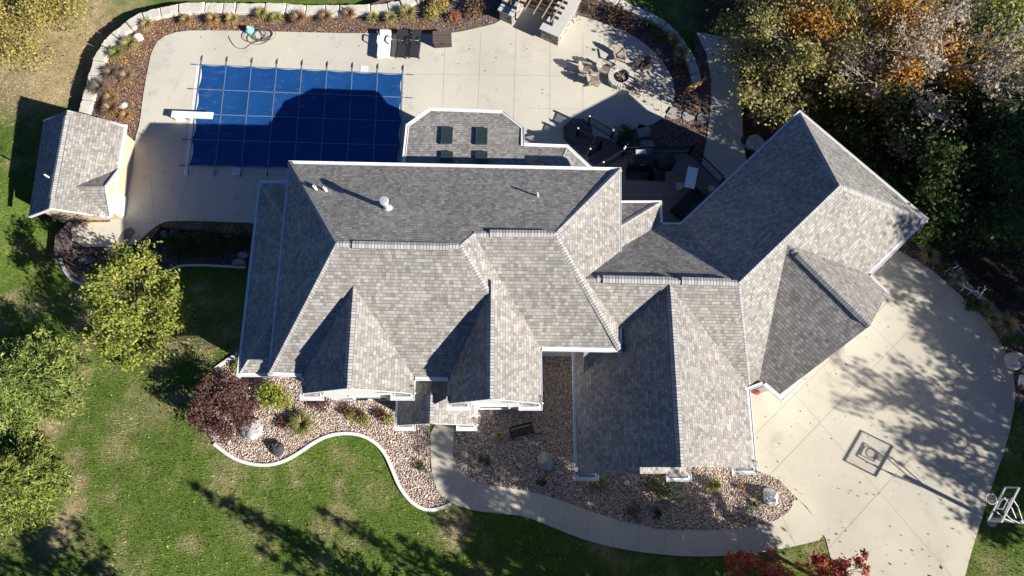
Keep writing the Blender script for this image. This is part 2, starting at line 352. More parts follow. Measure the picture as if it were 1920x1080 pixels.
m, nt, b, _ = mat_new('clear_board'); b.inputs['Base Color'].default_value = (.10, .14, .13, 1); b.inputs['Roughness'].default_value = .1; b.inputs['Specular IOR Level'].default_value = .2; b.inputs['Alpha'].default_value = .07; M['clear'] = m
# ------------------------------------------------------------------ outlines on the ground (photograph points lifted to their level)
def smooth(pts, it=2, closed=True):
    for _ in range(it):
        q = []; n = len(pts)
        for i in range(n if closed else n-1):
            a, b = pts[i], pts[(i+1) % n]; q += [(a[0]*.75+b[0]*.25, a[1]*.75+b[1]*.25), (a[0]*.25+b[0]*.75, a[1]*.25+b[1]*.75)]
        if not closed: q = [pts[0]]+q+[pts[-1]]
        pts = q
    return pts
def poly(px, z): return [P(x, y, z) for x, y in px]
def inside(pl, x, y):
    x = np.asarray(x); y = np.asarray(y); r = np.zeros(x.shape, bool); n = len(pl)
    for i in range(n):
        x0, y0 = pl[i][0], pl[i][1]; x1, y1 = pl[(i+1) % n][0], pl[(i+1) % n][1]
        if y0 == y1: continue
        c = ((y0 > y) != (y1 > y)) & (x < (x1-x0)*(y-y0)/(y1-y0)+x0); r ^= c
    return r
DECK = [(262,232),(268,180),(277,130),(284,96),(300,70),(340,57),(410,57),(480,58),(560,60),(640,62),(700,62),(800,64),(850,62),(905,50),(932,43),(945,30),(985,10),(1040,10),(1075,26),(1110,36),(1150,50),(1190,68),(1222,92),(1247,120),(1262,150),(1266,178),(1258,205),(1235,228),(1205,240),(1160,246),(1140,330),(900,360),(560,340),(535,420),(455,417),(330,413),(302,417),(275,437),(255,458),(222,462),(136,462),(133,417),(228,416),(252,270),(256,250)]
WALK = [(806,792),(808,880),(816,912),(830,932),(852,946),(890,958),(940,963),(985,968),(1030,986),(1080,1007),(1130,1022),(1190,1034),(1260,1042),(1330,1044),(1420,1038),(1500,1022),(1548,1010),(1535,980),(1510,950),(1492,932),(1481,958),(1462,972),(1440,981),(1400,989),(1350,994),(1290,995),(1240,993),(1180,981),(1120,963),(1060,941),(1000,922),(950,914),(900,907),(872,893),(855,872),(848,850),(850,825),(853,792)]
DRIVE = [(1405,600),(1405,880),(1430,886),(1460,899),(1492,932),(1512,950),(1534,980),(1549,1012),(1560,1055),(1562,1140),(1570,1300),(1800,1300),(1800,1120),(1812,1070),(1826,1020),(1843,966),(1862,905),(1880,855),(1893,810),(1901,770),(1904,735),(1900,700),(1888,665),(1867,625),(1840,590),(1800,553),(1750,508),(1690,472),(1640,440),(1560,470)]
GRAVW = [(402,832),(418,845),(440,860),(465,869),(492,873),(515,871),(540,862),(565,847),(590,829),(618,816),(650,812),(680,816),(705,830),(724,852),(736,880),(748,910),(765,935),(785,951),(805,957),(825,954),(846,945),(815,912),(806,880),(805,700),(560,660),(447,664),(404,692),(380,720),(375,790)]
GRAVE = [(853,780),(850,830),(848,850),(855,872),(872,893),(900,907),(950,914),(1000,922),(1060,941),(1120,963),(1180,981),(1240,993),(1290,995),(1350,994),(1400,989),(1440,981),(1462,972),(1481,958),(1492,932),(1460,899),(1430,886),(1405,880),(1400,820),(1090,800),(1075,640),(1000,640),(960,720)]
deck_p = poly(smooth(DECK, 1), ZD); walk_p = poly(smooth(WALK, 1), .05); drive_p = poly(DRIVE, .04); gw_p = poly(GRAVW, .02); ge_p = poly(GRAVE, .02)
MULP = [(150,215),(160,180),(172,140),(185,110),(207,78),(235,52),(280,28),(330,12),(400,8),(560,8),(690,10),(760,-20),(900,-80),(1080,-60),(1150,-4),(1190,18),(1245,45),(1280,82),(1303,135),(1306,60),(1325,100),(1334,150),(1334,200),(1326,260),(1306,345),(1160,420),(700,420),(560,440),(452,440),(300,425),(265,470),(100,480),(104,440),(135,410),(150,300)]
mulch_p = poly(MULP, ZD-.07)
PATH = [(1306,60),(1390,74),(1384,110),(1391,200),(1393,255),(1398,292),(1420,400),(1290,420),(1312,330),(1325,262),(1333,200),(1334,150),(1325,102)]
path_p = poly(PATH, ZD-.02)
DRIVEBED = [(1685,455),(1690,472),(1750,508),(1800,553),(1840,590),(1867,625),(1888,665),(1900,700),(1904,735),(1903,770),(1990,770),(1990,690),(1917,627),(1720,457)]
dbed_p = poly(DRIVEBED, .03)
WOODLINE = [P(1306, 0, -3)]

# ------------------------------------------------------------------ terrain: one sheet to the horizon
def vnoise(x, y, s, seed):
    r = np.random.default_rng(seed); T = r.random((64, 64)); xs = x/s; ys = y/s
    i = np.floor(xs).astype(int); j = np.floor(ys).astype(int); a = xs-i; b = ys-j; a = a*a*(3-2*a); b = b*b*(3-2*b)
    g = lambda p, q: T[p % 64, q % 64]
    return (g(i, j)*(1-a)+g(i+1, j)*a)*(1-b)+(g(i, j+1)*(1-a)+g(i+1, j+1)*a)*b
def fbm(x, y, s, seed): return (vnoise(x, y, s, seed)+.5*vnoise(x, y, s/2.1, seed+1)+.25*vnoise(x, y, s/4.3, seed+2))/1.75
DRYSPOTS = [(30,120,95,1.6),(130,60,90,1.6),(90,150,60,1.4),(175,90,45,1.3),(60,165,40,1.0),(20,40,70,1.0),(145,560,16,.9),(158,600,15,1.),(160,650,14,1.),(150,700,16,1.),(128,745,20,1.),(95,790,26,1.),(60,800,25,.9),(140,860,14,.9),(145,905,15,1.),(140,950,16,1.),(120,985,22,1.),(95,1010,25,.9),(240,790,30,.45),(290,770,25,.5),(300,690,22,.4),(335,640,30,.7),(385,655,22,.6),(215,840,24,.5),(850,990,22,.9),(840,965,18,.6),(110,480,30,.3),(430,880,26,.6),(390,830,16,.6),(470,985,30,.35),(1530,1030,22,.55),(1470,1050,20,.35),(1860,1060,22,.5),(420,915,25,.5),(240,10,40,.6),(40,1000,30,.3),(700,925,26,.3),(850,1010,16,.7)]
_dry = [(G(a, b), s*.031, q) for a, b, s, q in DRYSPOTS]
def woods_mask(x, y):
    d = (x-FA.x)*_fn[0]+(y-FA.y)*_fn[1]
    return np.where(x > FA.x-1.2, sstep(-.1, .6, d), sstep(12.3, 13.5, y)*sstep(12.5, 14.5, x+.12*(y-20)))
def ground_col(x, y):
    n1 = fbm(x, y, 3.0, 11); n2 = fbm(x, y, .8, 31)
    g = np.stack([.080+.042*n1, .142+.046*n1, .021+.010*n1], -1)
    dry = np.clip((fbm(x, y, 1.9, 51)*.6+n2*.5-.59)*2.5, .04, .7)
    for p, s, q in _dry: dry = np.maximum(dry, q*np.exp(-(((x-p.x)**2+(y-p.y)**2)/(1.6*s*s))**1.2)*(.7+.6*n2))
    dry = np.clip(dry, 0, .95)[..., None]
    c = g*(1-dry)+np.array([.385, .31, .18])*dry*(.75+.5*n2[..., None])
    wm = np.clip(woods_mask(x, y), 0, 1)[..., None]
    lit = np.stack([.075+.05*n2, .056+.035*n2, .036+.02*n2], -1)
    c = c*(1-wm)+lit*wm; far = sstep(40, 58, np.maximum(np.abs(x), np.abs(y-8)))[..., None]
    return c*(1-far)+np.array([.10, .135, .04])*far
gx = np.concatenate([[-400, -180, -100, -75, -60, -57, -54, -51, -48, -45], np.arange(-42, 42.01, .3), [45, 48, 51, 54, 57, 60, 75, 100, 180, 400]])
gy = np.concatenate([[-400, -180, -100, -70, -50, -47, -44, -41, -38, -35, -32, -29], np.arange(-26, 48.01, .3), [51, 54, 57, 60, 63, 66, 80, 110, 180, 400]])
X, Y = np.meshgrid(gx, gy); H = hgt(X, Y); nx, ny = len(gx), len(gy)
idx = np.arange(nx*ny).reshape(ny, nx)
fc = np.stack([idx[:-1, :-1], idx[:-1, 1:], idx[1:, 1:], idx[1:, :-1]], -1).reshape(-1, 4)
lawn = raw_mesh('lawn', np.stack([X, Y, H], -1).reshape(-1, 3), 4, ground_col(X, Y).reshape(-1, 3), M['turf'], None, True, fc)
tag(lawn, 'green lawn with dry tan patches sloping round the house', 'lawn', kind='structure')

def sheet(name, pl, z0, z1, mat, label, cat, joints=(), jw=.017):
    m = MB(); m.prism(pl, z0, z1)
    for a, b in joints:
        a = Vector(a); b = Vector(b); d = (b-a); d.z = 0; n = Vector((-d.y, d.x, 0)).normalized()*jw/2
        u = Vector((0, 0, z1+.004)); a = Vector((a.x, a.y, 0)); b = Vector((b.x, b.y, 0))
        m.face([a-n+u, b-n+u, b+n+u, a+n+u] if True else None, m=1)
    o = m.build(name, [mat, M['joint']]); return tag(o, label, cat, kind='structure')
def clipj(pl, a, b, step=.05):
    """keep the piece of line a-b inside the outline"""
    a = Vector((a[0], a[1], 0)); b = Vector((b[0], b[1], 0)); n = max(2, int((b-a).length/step)); t = np.linspace(0, 1, n+1)
    xs = a.x+(b.x-a.x)*t; ys = a.y+(b.y-a.y)*t; k = inside(pl, xs, ys); out = []; s = None
    for i in range(n+1):
        if k[i] and s is None: s = i
        if (not k[i] or i == n) and s is not None:
            e = i-1 if not k[i] else i
            if e > s: out.append(((xs[s], ys[s], 0), (xs[e], ys[e], 0)))
            s = None
    return out
dj = []
for a, b in (((968,50),(962,250)),((902,60),(896,205)),((1031,70),(1031,250)),((1093,60),(1093,235)),((835,62),(830,205)),((757,139),(1260,144)),((985,203),(1262,207)),((1240,120),(1240,225)),((330,413),(362,300)),((228,418),(300,419)),((277,280),(290,420)),((230,418),(226,462)),((757,130),(750,320))):
    dj += clipj(deck_p, P(*a, ZD), P(*b, ZD))
sheet('terrace', deck_p, ZD-.75, ZD, M['concrete'], 'pale concrete pool terrace behind the house', 'terrace', dj)
sheet('mulch_bed', mulch_p, ZD-.7, ZD-.07, M['mulch'], 'dark bark mulch bed round the pool terrace', 'mulch bed')
pj = []
for a, b in (((1320,150),(1400,160)),((1320,235),(1400,240)),((1310,330),(1400,300))): pj += clipj(path_p, P(*a, ZD), P(*b, ZD))
sheet('path', path_p, ZD-.5, ZD-.02, M['concrete'], 'grey concrete side path in tree shade', 'path', pj)
gj = []
for a, b in (((1440,690),(1790,1075)),((1600,430),(1990,870)),((1515,650),(1900,1090)),((1380,760),(1700,1120)),((1560,550),(1950,1000)),((1760,870),(1480,1150)),((1860,550),(1440,990)),((1960,560),(1545,1030)),((1720,520),(1400,850)),((1960,690),(1600,1080))):
    gj += clipj(drive_p, P(*a, 0), P(*b, 0))
gj = []
def dl(a, b): gj.extend(clipj(drive_p, P(*a, 0), P(*b, 0)))
dl((1432,672),(1870,1180)) ; dl((1636,613),(2000,975)); dl((1545,692),(1990,1195)); dl((1800,520),(1250,1090)); dl((1890,655),(1470,1120)); dl((1760,470),(1380,850))
sheet('driveway', drive_p, -.3, .04, M['drive'], 'pale concrete driveway with scored joints', 'driveway', gj)
wj = []
for a, b in (((800,842),(860,836)),((800,893),(856,876)),((830,935),(863,897)),((880,960),(893,905)),((933,965),(935,908)),((975,970),(980,912)),((1012,985),(1022,928)),((1050,1000),(1065,940)),((1098,1015),(1108,955)),((1147,1028),(1152,968)),((1197,1038),(1198,980)),((1244,1045),(1246,990)),((1385,1045),(1383,988)),((1442,1038),(1430,980)),((1492,1026),(1465,965))): wj += clipj(walk_p, P(*a, 0), P(*b, 0))
sheet('front_walk', walk_p, -.3, .05, M['drive'], 'curving concrete walk from the front door to the driveway', 'walk', wj)
m = MB(); m.prism(gw_p, -.2, .02); m.prism(ge_p, -.2, .02)
tag(m.build('gravel_bed', M['pebbles']), 'beds of mixed river gravel along the house front', 'gravel bed', kind='structure')
m = MB(); m.prism(dbed_p, -.3, .03); tag(m.build('planting_bed', M['mulch']), 'narrow dark planting bed edging the driveway', 'planting bed', kind='structure')
# beds west of the house, down the slope
WB = [(112,462),(114,485),(120,505),(132,522),(150,533),(180,537),(230,530),(290,510),(345,498),(400,498),(470,503),(480,440),(455,420),(330,415),(300,420),(270,440),(225,464),(135,464)]
wbq = smooth(WB, 1); c0 = [G(x, y, .05) for x, y in wbq]
def drape(name, pl, dz, mat, step=.35):
    xs = [p[0] for p in pl]; ys = [p[1] for p in pl]; v = []; f = []; ids = {}
    X0 = np.arange(min(xs)-step, max(xs)+step, step); Y0 = np.arange(min(ys)-step, max(ys)+step, step)
    XX, YY = np.meshgrid(X0, Y0); K = inside(pl, XX+step/2, YY+step/2); mm = MB()
    ZZ = hgt(XX, YY)+dz
    for j in range(len(Y0)-1):
        for i in range(len(X0)-1):
            if K[j, i]: mm.face([(XX[j, i], YY[j, i], ZZ[j, i]), (XX[j, i+1], YY[j, i+1], ZZ[j, i+1]), (XX[j+1, i+1], YY[j+1, i+1], ZZ[j+1, i+1]), (XX[j+1, i], YY[j+1, i], ZZ[j+1, i])])
    return mm.build(name, mat)
tag(drape('mulch_bed', c0, .035, M['mulch'], .15), 'shaded bark bed between the pool house and the lawn', 'mulch bed', kind='structure')
# concrete edging curbs
def curb(px, label, wdt=.17, lift=.1):
    pts = [G(x, y, .02) for x, y in smooth(px, 2, False)]; L = []; 
    for i, p in enumerate(pts):
        t = pts[min(i+1, len(pts)-1)]-pts[max(i-1, 0)]; t.z = 0; t.normalize(); n = Vector((-t.y, t.x, 0))*wdt/2; u = Vector((0, 0, lift))
        L.append([p-n-Vector((0, 0, .1)), p-n+u, p+n+u, p+n-Vector((0, 0, .1))])
    mm = MB(); mm.quadgrid(L, False, 0, True); tag(mm.build('edging_curb', M['coping']), label, 'edging')
curb(GRAVW[:21], 'white concrete edging snaking between the front lawn and the gravel')
curb([(404,692),(420,680),(447,663)], 'short white concrete edging at the corner of the low side roof')
curb([(110,462),(112,480),(120,505),(134,524),(155,534),(185,537)], 'curved grey edging round the bed south of the pool house')
curb([(300,517),(330,500),(370,497),(460,502)], 'straight grey edging behind the yellow tree, reaching the house wall', .15)

# ------------------------------------------------------------------ the house
house = world_thing('house', 'large white house with grey shingled hip and gable roofs', 'house', (0, 8, 0))
def gutter(parent, pts, side=1, wd=.18, ht=.17, closed=False, mat=None):
    """white gutter along an eave: pts are its outer top edge; side=+1 when the roof lies to the left of the run"""
    pts = [Vector(p) for p in pts]; rows = []; n = len(pts)
    def nrm(a, b):
        d = b-a; return Vector((-d.y, d.x, 0)).normalized()*side
    for i, p in enumerate(pts):
        if i == 0: o = nrm(pts[0], pts[1])
        elif i == n-1: o = nrm(pts[-2], pts[-1])
        else:
            a, b = nrm(pts[i-1], p), nrm(p, pts[i+1]); o = a+b; o = o/max(.2, o.length_squared/2) if False else (a+b)/(1+a.dot(b))
        q = p+o*wd; c = p+o*.03; e = p+o*(wd-.03); dn = Vector((0, 0, ht)); tr = Vector((0, 0, .025))
        rows.append([p-dn, p, c, c-tr, e-tr, e, q, q-dn])
    mm = MB(); mm.quadgrid(rows, True, 0, True); return mm.build('gutter', mat or M['white'], parent)
def cap(parent, a, b, wd=.30, lift=.022, drop=.07, vent=False):
    a = Vector(a); b = Vector(b); d = b-a; L = d.length; d.normalize(); s = Vector((-d.y, d.x, 0)).normalized()*wd/2; up = Vector((0, 0, 1))
    mm = MB(); k = lift+(.045 if vent else 0); dz = drop-(.045 if vent else 0)
    p = [a+s-up*dz, a+up*k, a-s-up*dz]; q = [b+s-up*dz, b+up*k, b-s-up*dz]
    mm.face([p[0], p[1], q[1], q[0]], [(0, 0), (1, 0), (1, L), (0, L)]); mm.face([p[1], p[2], q[2], q[1]], [(0, 0), (1, 0), (1, L), (0, L)])
    dn = up*.12
    for u, v in ((p[0], q[0]), (q[2], p[2])): mm.face([u-dn, u, v, v-dn], [(0, 0)]*4)
    mm.face([p[0]-dn, p[2]-dn, p[2], p[1], p[0]], [(0, 0)]*5); mm.face([q[2]-dn, q[0]-dn, q[0], q[1], q[2]], [(0, 0)]*5)
    return mm.build('ridge_vent' if vent else 'ridge_cap', M['cap'], parent)
def lerp(a, b, t): return Vector(a)*(1-t)+Vector(b)*t
def roofpart(name, faces, parent=None):
    mm = MB()
    for f in faces: mm.slab(f, .12)
    return mm.build(name, [M['shingle'], M['white']], parent or house)
def at(p, z): return Vector((p[0], p[1], z))
EZ = 4.8; e_ = .11; ER = EZ-e_
NW = P(541, 301, EZ); SW = P(502, 704, EZ); NE = P(1165, 314, EZ); SE = P(1166, 660, EZ); IN = P(1016, 657, EZ)
R1 = P(630, 456, 8.0); R2 = P(862, 460, 8.0); Q1 = P(888, 438, 7.57); Q2 = P(1040, 438, 7.57)
SEl = Vector((1.2, 4.1, EZ)); dz = Vector((0, 0, -e_))
main = roofpart('hip_roof', [[NW+dz, NE+dz, Q2, Q1, R2, R1], [R1, SW+dz, NW+dz], [R1, R2, SEl+dz, SW+dz], [Q1, IN+dz, SEl+dz, R2], [Q1, Q2, SE+dz, IN+dz], [Q2, NE+dz, SE+dz]])
G1a, G1b = P(565, 707, EZ), P(778, 713, EZ); G2a = P(840, 714, EZ)
gutter(main, [SW, NW, NE, P(1165, 476, EZ)], -1)
gutter(main, [SW, G1a], 1); gutter(main, [G1b, G2a], 1); gutter(main, [IN, SE, P(1166, 607, EZ)], 1)
for a, b in ((R1, NW), (R1, SW), (Q2, NE), (Q2, SE), (R2, Q1), (R2, lerp(R2, SEl, .52))): cap(main, a, lerp(a, b, .985))
cap(main, R1, R2); cap(main, Q1, Q2); cap(main, P(660, 458, 8), P(840, 462, 8), .36, vent=True); cap(main, P(918, 437, 7.57), P(1024, 438, 7.57), .36, vent=True)
def gable(px_rf, rz, west, east, ez, yb, backy, front_y=None, retl=1.15, retr=1.15, wall=True, yw=None, rd=.33, name='gable_roof', vent=True, wallmat='siding'):
    """front gable: ridge front point in the photo, x of both eaves, eave height; runs back to yb under the main roof"""
    rf = P(*px_rf, rz); fy = rf.y; rb = Vector((rf.x, backy, rz))
    w0, e0 = Vector((west[0], fy, ez-e_)), Vector((east[0], fy, ez-e_)); w1, e1 = Vector((west[0], yb, ez-e_)), Vector((east[0], yb, ez-e_))
    r = roofpart(name, [[rf, rb, w1, w0], [rf, e0, e1, rb]])
    mm = MB()                                                    # raking trim and gable wall
    for a in (w0, e0):
        d = Vector((0, .02, -.125)); mm.beam(a+d, rf+d, .06, .16)
    mm.build('rake_board', M['white'], r)
    wy = fy+.12 if yw is None else yw
    mm = MB(); ins = .45; hh = (rz-ez)*(1-ins/abs(rf.x-west[0]))
    p = [Vector((west[0]+ins, wy, -.3)), Vector((east[0]-ins, wy, -.3)), Vector((east[0]-ins, wy, ez-.3)), Vector((rf.x, wy, rz-.28)), Vector((west[0]+ins, wy, ez-.3))]
    back = [q+Vector((0, 2.2, 0)) for q in p]
    mm.face(p); mm.face(list(reversed(back)))
    for i in range(5): j = (i+1) % 5; mm.face([p[j], p[i], back[i], back[j]])
    mm.build('wall', M[wallmat], house)
    # cornice returns with a strip of shingles on top
    for x0, sgn, L in ((west[0], 1, retl), (east[0], -1, retr)):
        if not L: continue
        xa, xb = x0, x0+sgn*L; yy = fy-rd
        mm = MB(); mm.slab([(xa, yy, ez-e_), (xb, yy, ez-e_), (xb, fy+.35, ez+.10), (xa, fy+.35, ez+.10)], .1); mm.build('return_roof', [M['shingle'], M['white']], r)
    gutter(r, [(west[0], west[1], ez), (west[0], fy-rd, ez), (west[0]+retl, fy-rd, ez), (west[0]+retl, fy+.1, ez)], 1) if retl else None
    gutter(r, [(east[0], east[1], ez), (east[0], fy-rd, ez), (east[0]-retr, fy-rd, ez), (east[0]-retr, fy+.1, ez)], -1) if retr else None
    return r, rf, rb
g1, g1f, g1k = gable((651, 728), 7.0, (G1a.x, G1a.y), (G1b.x, G1b.y), EZ, 6.2, 9.0)
cap(g1, g1f, (g1f.x, 8.2, 7.0)); cap(g1, (g1f.x, g1f.y+.55, 7.0), (g1f.x, 7.5, 7.0), .36, vent=True)
g2, g2f, g2k = gable((919, 748), 7.0, (G2a.x, G2a.y), (IN.x, IN.y), EZ, 6.2, 8.6)
cap(g2, g2f, (g2f.x, 7.45, 7.0)); cap(g2, (g2f.x, g2f.y+.45, 7.0), (g2f.x, 6.7, 7.0), .36, vent=True)
pz = 2.9
pg, pf, pk = gable((806, 794), 4.3, (P(742, 752, pz).x, 4.2), (P(895, 760, pz).x, 3.3), pz, 4.4, 4.4, retl=1.05, retr=1.05, rd=.28, name='porch_roof', yw=2.5)
cap(pg, pf, (pf.x, 3.5, 4.3), .36, vent=True)
# low roof along the west side
KZ = 3.0; k0 = KZ-e_; KNW, KSW = P(485, 338, KZ), P(443, 706, KZ); KT = P(535, 410, 4.5); KB = P(512, 600, 4.5)
wx = NW.x+.3
sk = roofpart('lean_to_roof', [[at(KNW, k0), KT, KB, at(KSW, k0)], [KT, KB, (wx, KB.y, 4.5), (wx, KT.y, 4.5)], [at(KNW, k0), (wx, KNW.y, k0), (wx, KT.y, 4.5), KT], [at(KSW, k0), KB, (wx, KB.y, 4.5), (wx, KSW.y, k0)]])
gutter(sk, [(wx, KSW.y, KZ), KSW, KNW, (wx, KNW.y, KZ)], -1)
cap(sk, KNW+dz, KT); cap(sk, KSW+dz, KB)
# garage: front gable, link roof, turned wing
GZ = 3.0; g0 = GZ-e_
GF = P(1277, 876, 6.2); gw, ge = 2.84, 11.85; GBk = 8.75; gny = -.33; gf2 = -.25
J = P(1385, 530, 6.3); KK = P(1405, 727, g0); CW = Vector((3.35, 8.85, 6.3)); V = P(1276, 417, GZ); VW = P(1243, 417, GZ)
RR = P(1574, 348, 6.3); RNW = P(1500, 206, GZ); RE = P(1742, 410, GZ); RS1 = P(1432, 722, GZ); RI = P(1634, 515, GZ)
link_r = roofpart('hip_roof', [[CW, (3.35, 4.1, g0), KK, J], [CW, J, at(V, g0), (3.35, 12.97, g0)], [J, RR, at(RNW, g0), at(V, g0)], [J, KK, at(RS1, g0), at(RE, g0), RR], [RR, at(RE, g0), at(RNW, g0)]])
gutter(link_r, [VW, V, RNW, RE, RI], -1, .18)
cap(link_r, CW+Vector((.5, 0, 0)), J); cap(link_r, J, RR); cap(link_r, RR, RE+dz); cap(link_r, RR, RNW+dz); cap(link_r, J, KK)
cap(link_r, P(1130, 523, 6.3), P(1262, 526, 6.3), .38, vent=True); cap(link_r, P(1278, 526, 6.3), P(1370, 529, 6.3), .38, vent=True)
gxm = GF.x
r5x = 5.72; sl_ = (6.2-g0)/(gxm-gw); r5z = g0+sl_*(r5x-gw); e5x = r5x+(r5z-g0)/sl_
gar = roofpart('gable_roof', [[GF, (gxm, GBk, 6.2), (gw, GBk, g0), (gw, gf2, g0), (r5x, gf2, r5z), (r5x, GF.y, r5z)], [GF, (ge, GF.y, g0), (ge, 5.2, g0), (gxm, GBk, 6.2)], [(r5x, gf2, r5z), (e5x, gf2, g0), (e5x, GF.y+.3, g0), (r5x, GF.y+.3, r5z)]])
cap(gar, GF, (gxm, 8.6, 6.2)); cap(gar, (gxm, .75, 6.2), (gxm, 8.1, 6.2), .36, vent=True)
mm = MB()
for a, b in (((ge, GF.y, g0), GF), ((gw, gf2, g0), (r5x, gf2, r5z)), ((e5x, gf2, g0), (r5x, gf2, r5z))): mm.beam(Vector(a)+Vector((0, .03, -.13)), Vector(b)+Vector((0, .03, -.13)), .06, .16)
mm.build('rake_board', M['white'], gar)
for x0, s, L, yy in ((gw, 1, 1.2, gf2), (e5x, -1, 1.25, gf2-.05), (ge, -1, 1.25, GF.y)):
    mm = MB(); mm.slab([(x0, yy-.34, g0), (x0+s*L, yy-.34, g0), (x0+s*L, yy+.3, g0+.2), (x0, yy+.3, g0+.2)], .1); mm.build('return_roof', [M['shingle'], M['white']], gar)
gutter(gar, [(gw, 6.0, GZ), (gw, gf2-.34, GZ), (gw+1.2, gf2-.34, GZ), (gw+1.2, gf2+.1, GZ)], 1)
gutter(gar, [(e5x, GF.y+.2, GZ), (e5x, gf2-.39, GZ), (e5x-1.25, gf2-.39, GZ), (e5x-1.25, gf2+.1, GZ)], -1)
gutter(gar, [RS1+Vector((0, 0, 0)), (ge+.02, 3.85, GZ), (ge, GF.y-.34, GZ), (ge-1.25, GF.y-.34, GZ), (ge-1.25, GF.y+.1, GZ)], -1)
# gable on the turned wing, over the garage doors
T1, T2 = P(1668, 548, GZ), P(1467, 752, GZ); ax = Vector((RE-RI).xy).normalized(); axd = Vector((ax.y, -ax.x))      # outward
axd = Vector(((T1-RI).xy)).normalized(); ax = Vector((-axd.y, axd.x))
TP = P(1631, 611, 6.05); TB = TP-Vector((axd.x, axd.y, 0))*5.6
T1r = TP+Vector((ax.x, ax.y, 0))*((T1-TP).xy.dot(ax)); T2r = TP+Vector((ax.x, ax.y, 0))*((T2-TP).xy.dot(ax)); T1r.z = T2r.z = g0
bk = Vector((axd.x, axd.y, 0))
tg = roofpart('gable_roof', [[TP, TB, T1r-bk*3.2, T1r], [TP, T2r, T2r-bk*3.2, TB]])
gutter(tg, [RI, T1, T1-Vector((ax.x, ax.y, 0))*.8], -1); gutter(tg, [RS1, T2, T2+Vector((ax.x, ax.y, 0))*1.5], 1)
cap(tg, TP, TP-bk*5.0); cap(tg, TP-bk*.4, TP-bk*4.7, .38, vent=True)
mm = MB()
for a in (T1r, T2r): mm.beam(a+Vector((0, 0, -.13))-bk*.03, TP+Vector((0, 0, -.13))-bk*.03, .06, .16)
mm.build('rake_board', M['white'], tg)
# small roof in the corner over the deck door
SNE = P(1241, 376, GZ); smw = 4.9
h1 = at(SNE, g0); rr = Vector((5.3, 12.1, 4.55)); 
sm = roofpart('hip_roof', [[h1, (smw, SNE.y, g0), (smw, rr.y, 4.55), rr], [h1, rr, (5.3, 9.8, 4.55), (SNE.x, 9.8, g0)]])
gutter(sm, [(smw, SNE.y, GZ), SNE, VW], 1 if False else -1)
cap(sm, h1, rr)
# sun room with clipped corners and four skylights
SZ = 2.7; yr = P(870, 203, SZ).y; slp = .27
def son(px, py):
    z = SZ
    for _ in range(20):
        p = P(px, py, z); z = SZ+max(0, yr-p.y)*slp
    return P(px, py, z)
s1, s2, s3, s4 = son(761, 233), son(806, 202), son(943, 207), son(983, 238); s0 = Vector((s1.x, 15.3, SZ+(yr-15.3)*slp)); s5 = Vector((s4.x, 15.3, SZ+(yr-15.3)*slp))
sun_r = roofpart('sunroom_roof', [[p+dz*.6 for p in (s0, s1, s2, s3, s4, s5)]])
gutter(sun_r, [s0, s1, s2, s3, s4, son(983, 272)], -1)
nsk = Vector((0, slp, 1)).normalized()
for (cx, cy) in ((838, 255), (903, 256), (838, 296), (903, 296)):
    c = son(cx, cy); h = 1.15 if cy < 280 else .75; u = Vector((0, -1, slp)).normalized(); x = Vector((1, 0, 0)); mt = Matrix((x, -u, nsk)).transposed()
    f = MB(); 
    for dx in (-.29, .29): f.box(c+x*dx+nsk*.03, (.07, h+.08, .07), mat=mt)
    for dy in (-h/2, h/2): f.box(c+u*dy+nsk*.03, (.51, .07, .07), mat=mt)
    o = f.build('skylight', M['frame'], house); g_ = MB(); g_.box(c+nsk*.03, (.51, h-.08, .05), mat=mt); g_.build('pane', M['glass'], o)
n1, n2, n3 = P(983, 268, SZ), P(1065, 271, SZ), P(1108, 311, SZ); t1 = Vector((n1.x-.2, 15.2, SZ+1.05)); t2 = Vector((2.0, 15.2, SZ+1.05))
ns = roofpart('hip_roof', [[n1+dz-Vector((.3, 0, 0)), n2+dz, t2, t1], [n2+dz, n3+dz, Vector((n3.x-.4, 14.9, SZ+.3)), t2]])
gutter(ns, [n1, n2, n3, n3+Vector((.25, -.27, 0))], -1); cap(ns, n2+dz, t2)
# walls
mm = MB(); i_ = .5
def wl(pts, z0, z1): mm.prism(pts, z0, z1)
wl([(NW.x+i_, NW.y-i_), (NE.x-i_, NE.y-i_), (SE.x-i_, SE.y+i_), (IN.x-i_, IN.y+i_), (IN.x-i_, 4.1+i_), (SW.x+i_, SW.y+i_)], -3.3, EZ-.18)
wl([(KNW.x+i_, KNW.y-i_), (NW.x+1, KNW.y-i_), (NW.x+1, KSW.y+i_), (KSW.x+i_, KSW.y+i_)], -3.29, KZ-.18)
wl([(gw+i_, GF.y+.15), (ge-i_, GF.y+.15), (ge-i_, 4.6), (ge-i_, 9), (5, 12.4), (gw+i_+.01, 9)], -3.28, GZ-.18)
bq = Vector((ax.x, ax.y, 0)); rc = [V+Vector((.5, -.6, 0)), RNW+Vector((-.02, -.7, 0)), RE+Vector((-.7, .02, 0)), RI+Vector((-.5, .1, 0)), RS1+Vector((.2, .6, 0)), Vector((ge-.6, 4.8, 0))]
wl([(p.x, p.y) for p in rc], -3.27, GZ-.18)
wl([(5, SNE.y-i_), (SNE.x-i_, SNE.y-i_), (SNE.x-i_, 9), (5, 9)], -3.26, GZ-.18)
wl([(s1.x+.4, 15), (s1.x+.4, s1.y-.3), (s2.x+.2, s2.y-.4), (s3.x-.2, s3.y-.4), (s4.x-.4, s4.y-.3), (s4.x-.4, 15)], -3.25, SZ-.2)
wl([(n1.x-.5, 15), (n1.x-.5, n1.y-.4), (n2.x-.2, n2.y-.4), (n3.x-.5, n3.y), (n3.x-.5, 15)], -3.24, SZ-.2)
mm.build('wall', M['siding'], house)
mm = MB()     # front gable walls of the garage and of the turned wing
